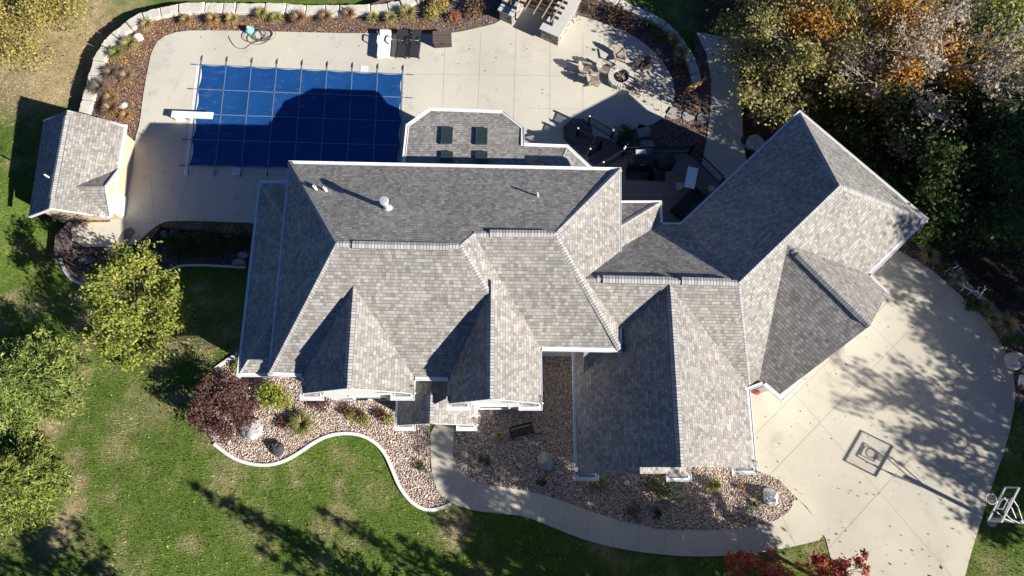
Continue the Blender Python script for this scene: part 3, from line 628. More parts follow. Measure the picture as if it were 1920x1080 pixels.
for pts, d in (([(gw+.4, GF.y+.13, -.3), (ge-.4, GF.y+.13, -.3), (ge-.4, GF.y+.13, GZ-.25), (gxm, GF.y+.13, 5.9), (gw+.4, GF.y+.13, GZ-.25)], Vector((0, .3, 0))),
               ([T2r-bk*.25+bq*.4, T1r-bk*.25-bq*.4, TP-bk*.25-Vector((0, 0, .3))], bk*-.3)):
    pts = [Vector(p) for p in pts]
    if len(pts) == 3: pts = [at(pts[0], -.3), at(pts[1], -.3), at(pts[1], GZ-.25), pts[2], at(pts[0], GZ-.25)]
    back = [p+d for p in pts]; mm.face(pts); mm.face(list(reversed(back)))
    for i in range(5): j = (i+1) % 5; mm.face([pts[j], pts[i], back[i], back[j]])
mm.build('wall', M['siding'], house)
# doors and windows on the fronts that a step aside would show
def window(a, b, z0, z1, name='window', wood=None):
    a = Vector(a); b = Vector(b); d = (b-a); d.z = 0; L = d.length; d.normalize(); n = Vector((d.y, -d.x, 0)); up = Vector((0, 0, 1))
    f = MB(); mt = Matrix((d, -n, up)).transposed(); c = (a+b)/2; zc = (z0+z1)/2
    for s in (-1, 1): f.box(at(c, zc)+d*s*(L/2)+n*.04, (.1, .1, z1-z0+.2), mat=mt)
    for z in (z0, z1): f.box(at(c, z)+n*.04, (L-.1, .1, .1), mat=mt)
    o = f.build(name, M['white'], house); p = MB(); p.box(at(c, zc)+n*.02, (L-.1, .05, z1-z0-.1), mat=mt); p.build('pane' if wood is None else 'panel', M['glass'] if wood is None else wood, o)
window((g1f.x-.9, g1f.y+.12, 0), (g1f.x+.9, g1f.y+.12, 0), .9, 2.6); window((g2f.x-.8, g2f.y+.12, 0), (g2f.x+.8, g2f.y+.12, 0), .9, 2.6)
window((pf.x-.55, 2.5, 0), (pf.x+.55, 2.5, 0), .1, 2.2, 'door', M['timber'])
window((gxm-.8, GF.y+.13, 0), (gxm+.8, GF.y+.13, 0), 1, 2.3)
for k in (-1, 1):
    c = TP-bk*.25+bq*k*1.9; window(c-bq*1.5, c+bq*1.5, .05, 2.4, 'garage_door', M['whiteplastic'])
for x in (-10, -7.6): window((x+1.6, NW.y-i_, 0), (x, NW.y-i_, 0), .5, 2.2)
window((3.3, -.02+GF.y+.15, 0), (3.9, GF.y+.13, 0), 1, 2.2) if False else None
# pipes on the roof
def roofz_n(x, y):  # height of the north slope
    t = (NW.y-.027*(x-NW.x))-y; return ER+t*(8.0-ER)/((NW.y-.027*(R1.x-NW.x))-R1.y)
def pipe(px, py, h, r, name, mat, capr=None):
    z = 6.0
    for _ in range(15): p = P(px, py, z); z = roofz_n(p.x, p.y)
    p = P(px, py, z); mm = MB()
    if capr: mm.lathe(p, [(r*1.9, -.1), (r*1.9, .02), (r*1.3, .14), (r, .16), (r, h-.28), (r*1.25, h-.26), (r*1.25, h-.2), (capr, h-.19), (capr, h-.06), (capr*.8, h), (.001, h+.015)], 18)
    else: mm.lathe(p, [(r, -.15), (r, h), (r*.75, h), (r*.75, h-.06), (.001, h-.06)], 12)
    return mm.build(name, mat, house, False)
pipe(727, 391, 1.12, .13, 'flue', M['flue'], .23)
pipe(1008, 368, .42, .055, 'vent_pipe', M['pipe']); pipe(612, 358, .42, .075, 'vent_pipe', M['pipe']); pipe(593, 355, .42, .075, 'vent_pipe', M['pipe'])
mm = MB(); q = P(1008, 368, 6.2)

# ------------------------------------------------------------------ pool house
ph = world_thing('pool_house', 'tan pool house with steep grey gable roof beside the covered pool', 'pool house', (-27, 17.7, ZD))
PZ = -.6; PR = .85; p0 = PZ-.06
phN, phS = P(127, 206, PR), P(93, 390, PR); pE0, pE1 = P(235, 233, PZ), P(206, 407, PZ); pW0, pW1 = P(81, 222, PZ), P(52, 405, PZ)
ex = (pE0.x+pE1.x)/2; wx_ = (pW0.x+pW1.x)/2
rp = roofpart('gable_roof', [[phN, phS, at(pE1, p0), at(pE0, p0)], [phN, at(pW0, p0), at(pW1, p0), phS]], ph)
cap(rp, phN, phS, .32); cap(rp, lerp(phN, phS, .06), lerp(phN, phS, .9), .36, vent=True)
for a, b, s in ((pE0, pE1, 0), (pW0, pW1, .14)): mm = MB(); sx = Vector((s, 0, 0)); mm.beam(at(a, PZ-.09)+sx, at(b, PZ-.09)+sx, .12, .14); mm.build('gutter', M['white'], rp)
for a, b, s in ((pE1, phS, 0), (pW1, phS, 0), (pE0, phN, -.12), (pW0, phN, -.12)): mm = MB(); sy = Vector((0, s, 0)); mm.beam(at(a, PZ-.17)+sy, b+Vector((0, 0, -.13))+sy, .08, .2); mm.build('rake_board', M['white'], rp)
bx0, bx1, by0, by1 = wx_+.5, ex-.42, (pE1.y+pW1.y)/2+.55, (pE0.y+pW0.y)/2-.4
mm = MB(); mm.prism([(bx0, by0), (bx1, by0), (bx1, by1), (bx0, by1)], ZD-1.2, PZ-.1)
for y, s in ((by0, 1), (by1, -1)):
    mm.face([(bx0, y, PZ-.1), (bx1, y, PZ-.1), (phS.x, y, PR-.25)] if s > 0 else [(bx1, y, PZ-.1), (bx0, y, PZ-.1), (phS.x, y, PR-.25)])
mm.build('wall', M['tanwall'], ph)
d0, d1 = P(218, 318, PZ), P(204, 406, PZ); dm = (d0.y+d1.y)/2; dpk = Vector((ex+.02, dm, PZ+.95)); dback = Vector((ex-1.75, dm, PZ+.95))
dr = roofpart('dormer_roof', [[dpk, dback, Vector((ex-.1, d0.y, PZ)), Vector((ex+.02, d0.y, PZ))], [dpk, Vector((ex+.02, d1.y, PZ)), Vector((ex-.1, d1.y, PZ)), dback]], ph)
mm = MB()
for y in (d0.y, d1.y): mm.beam((ex+.05, y, PZ-.02), (ex+.05, dm, PZ+.93), .1, .16)
mm.build('rake_board', M['white'], dr)
mm = MB(); mm.face([(ex-.02, d1.y, PZ-.1), (ex-.02, d0.y, PZ-.1), (ex-.02, dm, PZ+.9)]); mm.build('gable_wall', M['tanwall'], dr)
mm = MB(); mm.box((bx1+.04, by0+.8, ZD+1.0), (.08, 1.25, 2.0)); o = mm.build('door', M['white'], ph); mm = MB(); mm.box((bx1+.1, by0+1.25, ZD+1), (.05, .05, .14)); mm.build('handle', M['steel'], o)
mm = MB(); mm.box((phS.x+.35, by0-.03, ZD+1.9), (.75, .06, .62)); o = mm.build('window', M['white'], ph); mm = MB(); mm.box((phS.x+.35, by0-.07, ZD+1.9), (.55, .03, .42)); mm.build('pane', M['glass'], o)
pp = P(94, 332, PR-.2); mm = MB(); mm.lathe((pp.x-.1, pp.y, PR-.75), [(.05, 0), (.05, .9), (.001, .9)], 10); mm.build('vent_pipe', M['pipe'], ph)
# ------------------------------------------------------------------ pool, cover, board
pool = world_thing('swimming_pool', 'rectangular pool with white edge strip lying under a blue winter cover', 'pool', (-14, 21, ZD))
mm = MB(); cW = [(368,124),(382,123),(358,330),(344,330)]
mm.prism(poly(cW, ZD), ZD-.1, ZD+.012); mm.build('coping', M['coping'], pool)
mm = MB(); mm.prism(poly([(748,133),(757,134),(752,330),(746,330)], ZD), ZD-.1, ZD+.010); mm.build('coping', M['concrete'], pool)
PTL, PTR, PBL, PBR = P(378, 122, ZD), P(756, 140, ZD), P(355, 311, ZD), P(749, 319, ZD)
def pc(u, v): return PTL*(1-u)*(1-v)+PTR*u*(1-v)+PBL*(1-u)*v+PBR*u*v
cvr = world_thing('pool_cover', 'blue mesh safety cover stretched over the pool with grey straps', 'pool cover', tuple(pc(.5, .5)))
mm = MB(); rows = []; NU, NV = 96, 48
for j in range(NV+1):
    r = []
    for i in range(NU+1):
        u, v = i/NU, j/NV
        su = abs(math.sin(u*8*math.pi)); sv = abs(math.sin(v*4*math.pi))            # edges pulled in between the straps
        vv = v+(.010*su*max(0, 1-v*6))-(.010*su*max(0, 1-(1-v)*6)); uu = u+(.012*sv*max(0, 1-u*8))-(.012*sv*max(0, 1-(1-u)*8))
        p = pc(uu, vv); p.z = ZD+.05-.05*su*sv*min(1, 6*u, 6*(1-u), 6*v, 6*(1-v)); r.append(p)
    rows.append(r)
mm.quadgrid(rows); mm.build('cover_sheet', M['cover'], cvr, True)
def strap(a, b, ends):
    mm = MB(); n = 24; rows = []
    d = (b-a).normalized(); s = Vector((-d.y, d.x, 0))*.03
    for i in range(n+1):
        p = a.lerp(b, i/n)+s*random.uniform(-.35, .35); p.z = ZD+.062; rows.append([p-s, p+s])
    mm.quadgrid(rows); o = mm.build('strap', M['strap_grey'], cvr)
    for e, k in ends:
        q = MB(); t = e+d*k*.75; e2 = e+Vector((0, 0, .06)); t.z = ZD+.03; q.tube([e2, e2.lerp(t, .45)], .016, 5); q.tube([e2.lerp(t, .45), e2.lerp(t, .85)], .038, 6); q.tube([e2.lerp(t, .85), t+Vector((.02, 0, 0))], .014, 5)
        q.build('spring', M['strap'], o)
M['strap_grey'] = plain('grey_strap_web', (.13, .19, .28), .8, .2)
for i in range(0, 9): strap(pc(i/8, 0), pc(i/8, 1), [(pc(i/8, 0), -1), (pc(i/8, 1), 1)])
for j in range(0, 5): strap(pc(0, j/4), pc(1, j/4), [(pc(0, j/4), -1), (pc(1, j/4), 1)])
db = world_thing('diving_board', 'white diving board reaching over the west end of the blue cover', 'diving board', tuple(P(330, 215, ZD)))
a, b = P(322, 214, ZD+.5), P(399, 217, ZD+.52); mm = MB(); mm.beam(a, b, .46, .07); mm.build('board', M['whiteplastic'], db)
mm = MB(); mm.box((a.x+.35, a.y, ZD+.24), (.5, .42, .47)); mm.build('stand', M['whiteplastic'], db)
mm = MB(); mm.box((a.x+1.0, a.y, ZD+.25), (.12, .42, .45)); mm.build('fulcrum', M['steel'], db)
for px, py, s, lb in ((683, 130, .26, 'white square skimmer lid north of the pool'), (443, 322, .26, 'white square skimmer lid south of the pool')):
    mm = MB(); p = P(px, py, ZD); mm.prism([(p.x-s, p.y-s), (p.x+s, p.y-s), (p.x+s, p.y+s), (p.x-s, p.y+s)], ZD, ZD+.02); tag(mm.build('skimmer_lid', M['coping']), lb, 'lid')
for px, py, c, lb in ((402, 328, 'coping', 'small round white drain cap south of the pool'), (444, 372, 'joint', 'small dark round drain near the low side roof')):
    mm = MB(); mm.lathe(P(px, py, ZD), [(.07, 0), (.07, .015), (.001, .02)], 14); tag(mm.build('drain_cap', M[c]), lb, 'drain cap')
# darker patch laid on the terrace concrete
mm = MB(); c = P(240, 436, ZD); pts = [(222,447),(229,434),(238,428),(246,426),(253,431),(254,438),(248,442),(246,450),(240,456),(222,456)]
mm.prism(poly(smooth(pts, 2), ZD), ZD, ZD+.004); M['darkpatch'] = plain('dark_concrete', (.16, .14, .12), .6, .1); tag(mm.build('dark_patch', M['darkpatch']), 'dark patch on the concrete by the pool house', 'damp patch', kind='structure')
# hose and float
mm = MB(); c = P(488, 68, ZD); pts = []
for i in range(150):
    t = i/150*6.5*2*math.pi; r = .55+.22*math.sin(t*.37)+.15*math.sin(t*1.7+1); pts.append(c+Vector((r*1.15*math.cos(t)+.1*math.sin(t*.21), r*.8*math.sin(t)+.08*math.cos(t*.33), .03+.0012*i)))
tail = [P(468, 84, ZD+.03), P(462, 90, ZD+.03), P(452, 92, ZD+.03), P(441, 88, ZD+.03), P(433, 78, ZD+.03), P(429, 68, ZD+.03)]
mm.tube(pts, .022, 5); mm.tube([pts[0]]+[Vector((p[0], p[1], ZD+.03)) for p in smooth([(q.x, q.y) for q in tail], 2, False)], .022, 5)
tag(mm.build('garden_hose', M['hose'], None, True), 'grey hose lying in a tangled coil on the terrace edge', 'hose')
p = P(470, 59, ZD); fl = world_thing('chlorine_float', 'turquoise round float beside the coiled hose', 'pool float', tuple(p))
mm = MB(); mm.lathe(p, [(.12, 0), (.27, .08), (.30, .2), (.24, .32), (.14, .36), (.13, .44), (.001, .46)], 18); mm.build('body', M['teal'], fl, True)
mm = MB(); mm.lathe(p+Vector((0, 0, .44)), [(.10, 0), (.10, .06), (.001, .07)], 12); mm.build('lid', M['whiteplastic'], fl)
# deck box
pa, pb, pc_, pd = P(811, 59, ZD+.62), P(846, 57, ZD+.62), P(847, 79, ZD+.62), P(812, 81, ZD+.62)
bx = world_thing('deck_box', 'dark brown slatted storage box at the mulch edge', 'storage box', tuple(P(828, 70, ZD)))
mm = MB(); cc = (pa+pb+pc_+pd)/4; ang = math.atan2(pb.y-pa.y, pb.x-pa.x); bl, bw = (pb-pa).length, (pd-pa).length
mm.box((cc.x, cc.y, ZD+.29), (bl-.08, bw-.08, .58), ang); mm.build('body', M['brownplastic'], bx)
mm = MB(); mm.box((cc.x, cc.y, ZD+.61), (bl, bw, .07), ang); lid = mm.build('lid', M['boxlid'], bx)
mm = MB(); mm.box((cc.x, cc.y-bw/2-.02, ZD+.56), (.2, .05, .05), ang); mm.build('handle', M['blackmetal'], lid)

# ------------------------------------------------------------------ sun loungers
def lounger(name, label, frame, cloth, white, x0, x1, loc, rz):
    t = thing(name, label, 'sun lounger', loc, rz, None)
    L, W, Hh = 2.0, (.72 if white else .66), .36
    if white:
        for k in range(3):                                   # three loungers nested in one stack share the look of a pile of slats
            pass
    mm = MB()
    if white:
        for i in range(15):
            y = -L/2+.07+i*(L*.62)/14; mm.box((0, y, Hh), (W-.08, .072, .03))
    else: mm.box((0, -.38, Hh), (W-.06, 1.22, .025))
    mm.build('seat', cloth, t)
    mm = MB(); 
    if white:
        for i in range(8): y = .34+i*.085; mm.box((0, y, Hh+.01+(y-.30)*.14), (W-.10+.0*i, .07, .03))
    else: mm.box((0, .66, Hh+.06), (W-.06, .76, .025), mat=Matrix.Rotation(.14, 3, 'X'))
    mm.build('backrest', cloth, t)
    mm = MB(); b = .09 if white else .045
    for s in (-1, 1): mm.box((s*W/2, 0, Hh-.03), (b, L, .09 if white else .045))
    mm.box((0, -L/2, Hh-.03), (W, b, .06)); mm.box((0, L/2, Hh-.03), (W, b, .06)); mm.build('frame', frame, t)
    for s in (-1, 1):
        for yy in (-.85, .6):
            mm = MB(); mm.beam((s*W/2, yy, Hh-.03), (s*W/2, yy-.06, 0), .09 if white else .04, .09 if white else .04, up=(1, 0, 0)); mm.build('leg', frame, t)
    for s in (-1, 1):
        mm = MB(); h = Hh+.24; mm.tube([(s*W/2, -.12, Hh), (s*(W/2+.05), -.05, h-.03), (s*(W/2+.05), .02, h), (s*(W/2+.05), .34, h), (s*(W/2+.04), .44, h-.06), (s*W/2, .46, Hh)], .045 if white else .024, 6); mm.build('armrest', frame, t)
    return t
c = P(721, 84, ZD+.3); lw = lounger('sun_lounger', 'white slatted plastic sun lounger beside two black ones', M['whiteplastic'], M['whiteplastic'], True, 0, 0, (c.x, c.y, ZD+.12), R_(-1))
mm = MB()
for k in range(2):
    for i in range(15): mm.box((0, -.93+i*.089, .2-.1*k), (.62, .07, .025))
    for s in (-1, 1): mm.box((s*.34, 0, .19-.1*k), (.085, 1.98, .06))
o = mm.build('lower_frame', M['whiteplastic'], lw)
for px, lb in ((754, 'black sling sun lounger between the white one and its twin'), (779, 'black sling sun lounger nearest the brown storage box')):
    c = P(px, 82, ZD+.36); lounger('sun_lounger', lb, M['blackmetal'], M['blackfabric'], False, 0, 0, (c.x, c.y, ZD), R_(-5))
for o in list(COL.objects):
    if o.name.startswith('sun_lounger') and o.type == 'EMPTY': o['group'] = 'sun loungers by the mulch bed'

# ------------------------------------------------------------------ fire pit and chairs
fp = P(1164, 145, ZD+.2); fp.z = ZD
pit = world_thing('fire_pit', 'round pale stone fire pit with charred logs inside', 'fire pit', tuple(fp))
mm = MB(); n = 26
for k in range(n):
    a0, a1 = k*2*math.pi/n+.02, (k+1)*2*math.pi/n-.02; ri, ro, h = .52, .86+random.uniform(-.02, .02), .42+random.uniform(-.012, .012)
    mm.prism([fp+Vector((r*math.cos(a), r*math.sin(a), 0)) for r, a in ((ri, a0), (ro, a0), (ro, a1), (ri, a1))], ZD, ZD+h)
mm.build('stone_ring', M['pitstone'], pit)
mm = MB(); mm.lathe(fp+Vector((0, 0, .02)), [(.53, 0), (.53, .1), (.001, .12)], 24); mm.build('ash_bed', M['ash'], pit)
for k in range(5):
    a = k*1.25+.3; mm = MB(); d = Vector((math.cos(a), math.sin(a), 0)); mm.tube([fp-d*.36+Vector((0, 0, .18+.03*k)), fp+d*.33+Vector((0, 0, .24+.02*k))], [.055, .045], 7); mm.build('log', M['bark'] if k % 2 else M['paletimber'], pit)
def adirondack(label, m, loc, rz):
    t = thing('adirondack_chair', label, 'chair', loc, rz, 'chairs round the fire pit')
    mm = MB()
    for i in range(6): x = .36-.095*i; mm.box((x, 0, .36-.028*i), (.085, .54, .022), mat=Matrix.Rotation(-.28, 3, 'Y') if False else Matrix.Rotation(.0, 3, 'Z'))
    mm.build('seat', m, t)
    mm = MB()                                                    # fan back, taller in the middle, leaning away
    for k, hgt_ in zip(range(-3, 4), (.60, .72, .80, .83, .80, .72, .60)):
        b0 = Vector((-.18, k*.078, .22)); b1 = Vector((-.18-.40*hgt_, k*.088, .22+.92*hgt_)); mm.beam(b0, b1, .074, .02, up=(1, 0, .4))
    mm.beam((-.30, -.27, .50), (-.30, .27, .50), .05, .03); mm.build('backrest', m, t)
    for s in (-1, 1):
        mm = MB(); mm.box((.07, s*.35, .60), (.76, .13, .025)); mm.box((.43, s*.35, .60), (.06, .09, .025)); mm.build('armrest', m, t)
        mm = MB(); mm.beam((.36, s*.32, 0), (.36, s*.32, .59), .09, .03); mm.build('leg', m, t)
        mm = MB(); mm.beam((.38, s*.285, .36), (-.55, s*.285, .03), .03, .1); mm.build('leg', m, t)
    return t
for px, py, mt, lb in ((1097, 130, 'beigeplastic', 'beige fan-backed chair standing farthest from the fire pit'), (1131, 128, 'beigeplastic', 'beige fan-backed chair drawn close to the fire pit rim on its upper left'),
                      (1112, 150, 'beigeplastic', 'beige fan-backed chair on the lower left of the fire pit'), (1161, 104, 'beigeplastic', 'weathered fan-backed chair behind the fire pit, speckled by leaf shade'),
                      (1206, 122, 'brownplastic', 'dark brown fan-backed chair right of the fire pit'), (1194, 161, 'beigeplastic', 'beige fan-backed chair at the lower right rim of the fire pit')):
    q = P(px, py, ZD+.35); d = fp-q; adirondack(lb, M[mt], (q.x, q.y, ZD), math.atan2(d.y, d.x)+random.uniform(-.15, .15))

# ------------------------------------------------------------------ pergola with stone counters
pr0, pr1 = P(960, 47, ZD), P(1037, 82, ZD); fx = Vector((pr1.x-pr0.x, pr1.y-pr0.y, 0)).normalized(); bk_ = Vector((-fx.y, fx.x, 0))
if bk_.y < 0: bk_ = -bk_
pw = (pr1-pr0).length; o0 = Vector((pr0.x, pr0.y, ZD)); rzp = math.atan2(fx.y, fx.x)
perg = world_thing('pergola', 'dark timber pergola on stacked stone counters at the terrace edge', 'pergola', tuple(o0))
def pp_(a, b, z): return o0+fx*a+bk_*b+Vector((0, 0, z))
for a0, a1 in ((-.95, -.02), (pw-.95, pw+.35)):
    mm = MB(); mm.prism([pp_(a0, 0, 0), pp_(a1, 0, 0), pp_(a1, 3.4, 0), pp_(a0, 3.4, 0)], ZD, ZD+1.02); ct = mm.build('stone_counter', M['stackstone'], perg)
    mm = MB(); mm.prism([pp_(a0-.08, -.1, 0), pp_(a1+.08, -.1, 0), pp_(a1+.08, 3.5, 0), pp_(a0-.08, 3.5, 0)], ZD+1.02, ZD+1.10); mm.build('countertop', M['counter'], ct)
mm = MB(); mm.prism([pp_(-.02, 2.6, 0), pp_(pw-.95, 2.6, 0), pp_(pw-.95, 3.4, 0), pp_(-.02, 3.4, 0)], ZD, ZD+1.9); mm.build('stone_hearth', M['stackstone'], perg)
for a in (-.45, pw-.45):
    for b in (.55, 3.1): mm = MB(); mm.beam(pp_(a, b, 1.1), pp_(a, b, 2.75), .2, .2, up=tuple(fx)); mm.build('post', M['timber'], perg)
for a in (-.45, pw-.45): mm = MB(); mm.beam(pp_(a, -.5, 2.83), pp_(a, 4.2, 2.83), .1, .24); mm.build('beam', M['timber'], perg)
for k in range(10): mm = MB(); b = -.15+k*.42; mm.beam(pp_(-1.1, b, 3.04), pp_(pw+.3, b, 3.04), .08, .2); mm.build('rafter', M['timber'], perg)
for k in range(7): mm = MB(); a = -.6+k*(pw+.6)/6; mm.beam(pp_(a, -.7, 3.17), pp_(a, 4.2, 3.17), .06, .06); mm.build('slat', M['paletimber'], perg)
bq0 = P(950, 18, ZD+1.1); mm = MB(); 
mm = MB(); mm.box(pp_(-.48, 1.5, 1.25), (.55, 1.0, .3), rzp); g = mm.build('grill_lid', M['steel'], perg)

# ------------------------------------------------------------------ retaining walls of limestone blocks
def block_wall(name, label, px, group=None, zt=ZD+.22, width=.78):
    pts = [P(x, y, zt) for x, y in px]; t = world_thing(name, label, 'retaining wall', (pts[len(pts)//2].x, pts[len(pts)//2].y, ZD-.5))
    for i in range(len(pts)-1):
        a, b = pts[i], pts[i+1]; d = (b-a).normalized(); a = a+d*.025; b = b-d*.025
        pa = pts[max(i-1, 0)]; pn = pts[min(i+2, len(pts)-1)]
        na = (b-pa); nb = (pn-a); na = Vector((-na.y, na.x, 0)).normalized(); nb = Vector((-nb.y, nb.x, 0)).normalized()
        w0, w1 = width*random.uniform(.9, 1.12)/2, width*random.uniform(.9, 1.12)/2; zz = zt+random.uniform(-.05, .04)
        ring = []
        for k in range(7): f = k/6; ring.append(a.lerp(b, f)+na.lerp(nb, f).normalized()*(w0+(w1-w0)*f+random.uniform(-.035, .035)))
        for k in range(7): f = 1-k/6; ring.append(a.lerp(b, f)-na.lerp(nb, f).normalized()*(w0+(w1-w0)*f+random.uniform(-.05, .05)))
        cen = sum(ring, Vector())/len(ring); mm = MB()
        lo = [Vector((p.x, p.y, ZD-1.6)) for p in ring]; hi = [Vector((p.x, p.y, zz-.05+random.uniform(-.02, .02))) for p in ring]; tp = [cen.lerp(Vector((p.x, p.y, zz)), .91)+Vector((0, 0, random.uniform(-.012, .012))) for p in ring]
        for p in tp: p.z = zz+random.uniform(-.015, .015)
        mm.quadgrid([lo, hi, tp], True); mm.face(list(reversed(tp)) if False else tp); mm.build('stone_block', M['limestone'], t)
    return t
block_wall('retaining_wall', 'cream limestone block wall curving round the mulch bed above the left lawn', [(155,213),(164,187),(170,163),(176,140),(184,113),(197,88),(216,68),(240,47),(268,31),(300,22),(334,16),(383,13),(418,13),(441,14),(496,14),(535,15),(573,18),(609,18),(635,19),(694,18),(727,14),(752,8),(776,-4),(800,-18)])
block_wall('retaining_wall', 'shaded limestone block wall curving behind the fire pit bed', [(1120,-14),(1160,2),(1186,16),(1213,28),(1246,46),(1266,65),(1282,88),(1296,112),(1304,138),(1309,160)], zt=ZD+.15, width=.6)

# ------------------------------------------------------------------ timber deck, stairs, railings and what stands on the deck
DZ = -.15
deck = world_thing('wooden_deck', 'raised boarded deck with stairs in the corner between the roofs', 'deck', tuple(P(1230, 350, DZ)))
dk = [P(*q, DZ) for q in ((1110,314),(1165,282),(1292,282),(1352,345),(1290,430),(1100,440),(1080,350))]
mm = MB(); mm.prism(dk, DZ-.25, DZ); mm.build('deck_floor', M['deck'], deck)
land = [P(*q, -1.35) for q in ((1118,254),(1146,262),(1172,284),(1140,318),(1104,300))]; mm = MB(); mm.prism(land, -1.55, -1.35); mm.build('landing', M['stairs'], deck)
for k in range(4):
    z = -.15-.26*(k+1); f = (k+1)/5; a = lerp(P(1120, 318, DZ), P(1112, 300, -1.35), f); b = lerp(P(1168, 290, DZ), P(1160, 285, -1.35), f); mm = MB(); mm.beam(at(a, z), at(b, z), .42, .06); mm.build('tread', M['stairs'], deck)
for k in range(4):
    z = -1.35-.25*(k+1); f = (k+1)/5; a = lerp(P(1112, 256, -1.35), P(1096, 236, ZD), f); b = lerp(P(1098, 296, -1.35), P(1066, 262, ZD), f); mm = MB(); mm.beam(at(a, z), at(b, z), .44, .06); mm.build('tread', M['stairs'], deck)
for k, s in enumerate((1.0, .74)):
    c = P(1083, 250, ZD); mm = MB(); mm.prism([(c.x+1.0*s*math.cos(q), c.y+1.05*s*math.sin(q)) for q in [i*math.pi/4+.39 for i in range(8)]], ZD, ZD+.17*(k+1)); mm.build('bottom_step', M['stairs'], deck)
def railing(a, b, z0, z1, h=.95):
    a = Vector(a); b = Vector(b); mm = MB(); A0, B0 = at(a, z0), at(b, z1); up = Vector((0, 0, h))
    mm.beam(A0+up, B0+up, .06, .05); mm.beam(A0+Vector((0, 0, .1)), B0+Vector((0, 0, .1)), .05, .05); n = max(2, int((b-a).length/.125))
    for i in range(1, n): p = A0.lerp(B0, i/n); mm.beam(p+Vector((0, 0, .1)), p+up, .022, .022, up=(1, 0, 0))
    r = mm.build('railing', M['blackmetal'], deck)
    for p in (A0, B0):
        q = MB(); q.box(p+Vector((0, 0, h/2+.04)), (.12, .12, h+.08)); po = q.build('post', M['blackmetal'], r); q = MB(); q.box(p+Vector((0, 0, h+.1)), (.085, .085, .04)); q.build('post_cap', M['whiteplastic'], po)
railing(P(1102, 237, ZD), P(1146, 259, -1.4), -2.3, -1.35); railing(P(1146, 259, -1.35), P(1172, 286, -1.35), -1.35, -1.3)
railing(P(1081, 259, ZD), P(1125, 280, -1.35), -2.3, -1.35); railing(P(1125, 280, -1.35), P(1103, 298, -1.35), -1.35, -1.0)
railing(P(1168, 290, DZ), P(1292, 288, DZ), DZ, DZ); railing(P(1292, 288, DZ), P(1350, 345, DZ), DZ, DZ); railing(P(1166, 293, DZ), P(1128, 318, DZ), DZ, DZ)
def grill(label, px, py, L, W, cov, rz):
    c = P(px, py, DZ+.6); c.z = DZ; t = thing('barbecue', label, 'barbecue', tuple(c), rz)
    mm = MB(); rows = []
    for z, s in ((.02, 1.0), (.7, .98), (.86, 1.04), (1.0, .92), (1.16, .62), (1.2, .3)):
        rows.append([Vector((L/2*s*math.copysign(abs(math.cos(q))**.6, math.cos(q)), W/2*s*math.copysign(abs(math.sin(q))**.6, math.sin(q)), z)) for q in [i*2*math.pi/20 for i in range(20)]])
    mm.quadgrid(rows, True, 0, True); mm.build('cover', cov, t, True)
    return t
g_ = grill('black covered barbecue with a pale side shelf, nearest the house corner', 1203, 303, 1.55, .8, M['blackmetal'], 0)
mm = MB(); mm.box((-.1, .32, 1.12), (.62, .4, .04)); mm.build('side_shelf', M['counter'], g_)
mm = MB(); mm.box((0, -.38, .95), (.3, .03, .06)); mm.build('badge', M['steel'], g_)
grill('square dark covered barbecue in the middle of the deck rail', 1248, 303, 1.05, .75, M['blackfabric'], 0)
c = P(1225, 327, DZ+.02)
for px, py, w_, h_, lb in ((1200, 327, 1.7, .75, 'dark rubber mat in front of the pale-shelved barbecue'), (1231, 331, 1.0, .6, 'black doormat in front of the square barbecue')):
    c = P(px, py, DZ+.02); mm = MB(); mm.box((c.x, c.y, DZ+.012), (w_, h_, .02), -.05); tag(mm.build('floor_mat', M['blackfabric']), lb, 'mat')
# vinyl-topped table, blanket-dark sofa
c = P(1296, 333, DZ+.75); c.z = DZ; tb = thing('patio_table', 'long table with speckled blue and white top on the deck', 'table', tuple(c), R_(76))
mm = MB(); mm.box((0, 0, .73), (1.35, .62, .05)); mm.build('table_top', M['plaid'], tb); mm = MB(); mm.box((0, 0, .70), (1.4, .67, .04)); mm.build('table_rim', M['blackmetal'], tb)
for x in (-.6, .6):
    for y in (-.26, .26): mm = MB(); mm.box((x, y, .34), (.05, .05, .68)); mm.build('leg', M['blackmetal'], tb)
c = P(1275, 349, DZ+.02); mm = MB(); mm.box((c.x, c.y, DZ+.02), (.5, .45, .03), .1); tag(mm.build('paper_sack', M['counter']), 'pale printed sack lying beside the long table', 'sack')
c = P(1290, 380, DZ+.4); c.z = DZ; sf = thing('patio_sofa', 'black cushioned corner seat tucked under the roof edge', 'sofa', tuple(c), R_(43))
mm = MB(); mm.box((0, 0, .2), (2.0, .85, .38)); mm.build('seat', M['blackfabric'], sf); mm = MB(); mm.box((0, -.42, .5), (2.0, .2, .6)); mm.build('backrest', M['blackfabric'], sf)
for s in (-1, 1): mm = MB(); mm.box((s*.95, 0, .42), (.16, .85, .2)); mm.build('armrest', M['blackmetal'], sf)
c = P(1334, 352, DZ+.4); mm = MB(); mm.lathe((c.x, c.y, DZ), [(.14, 0), (.19, .3), (.2, .34), (.15, .34), (.001, .28)], 14); pt = mm.build('planter', M['tanwall']); tag(pt, 'small clay planter by the deck rail', 'planter')
c = P(1125, 300, .6)

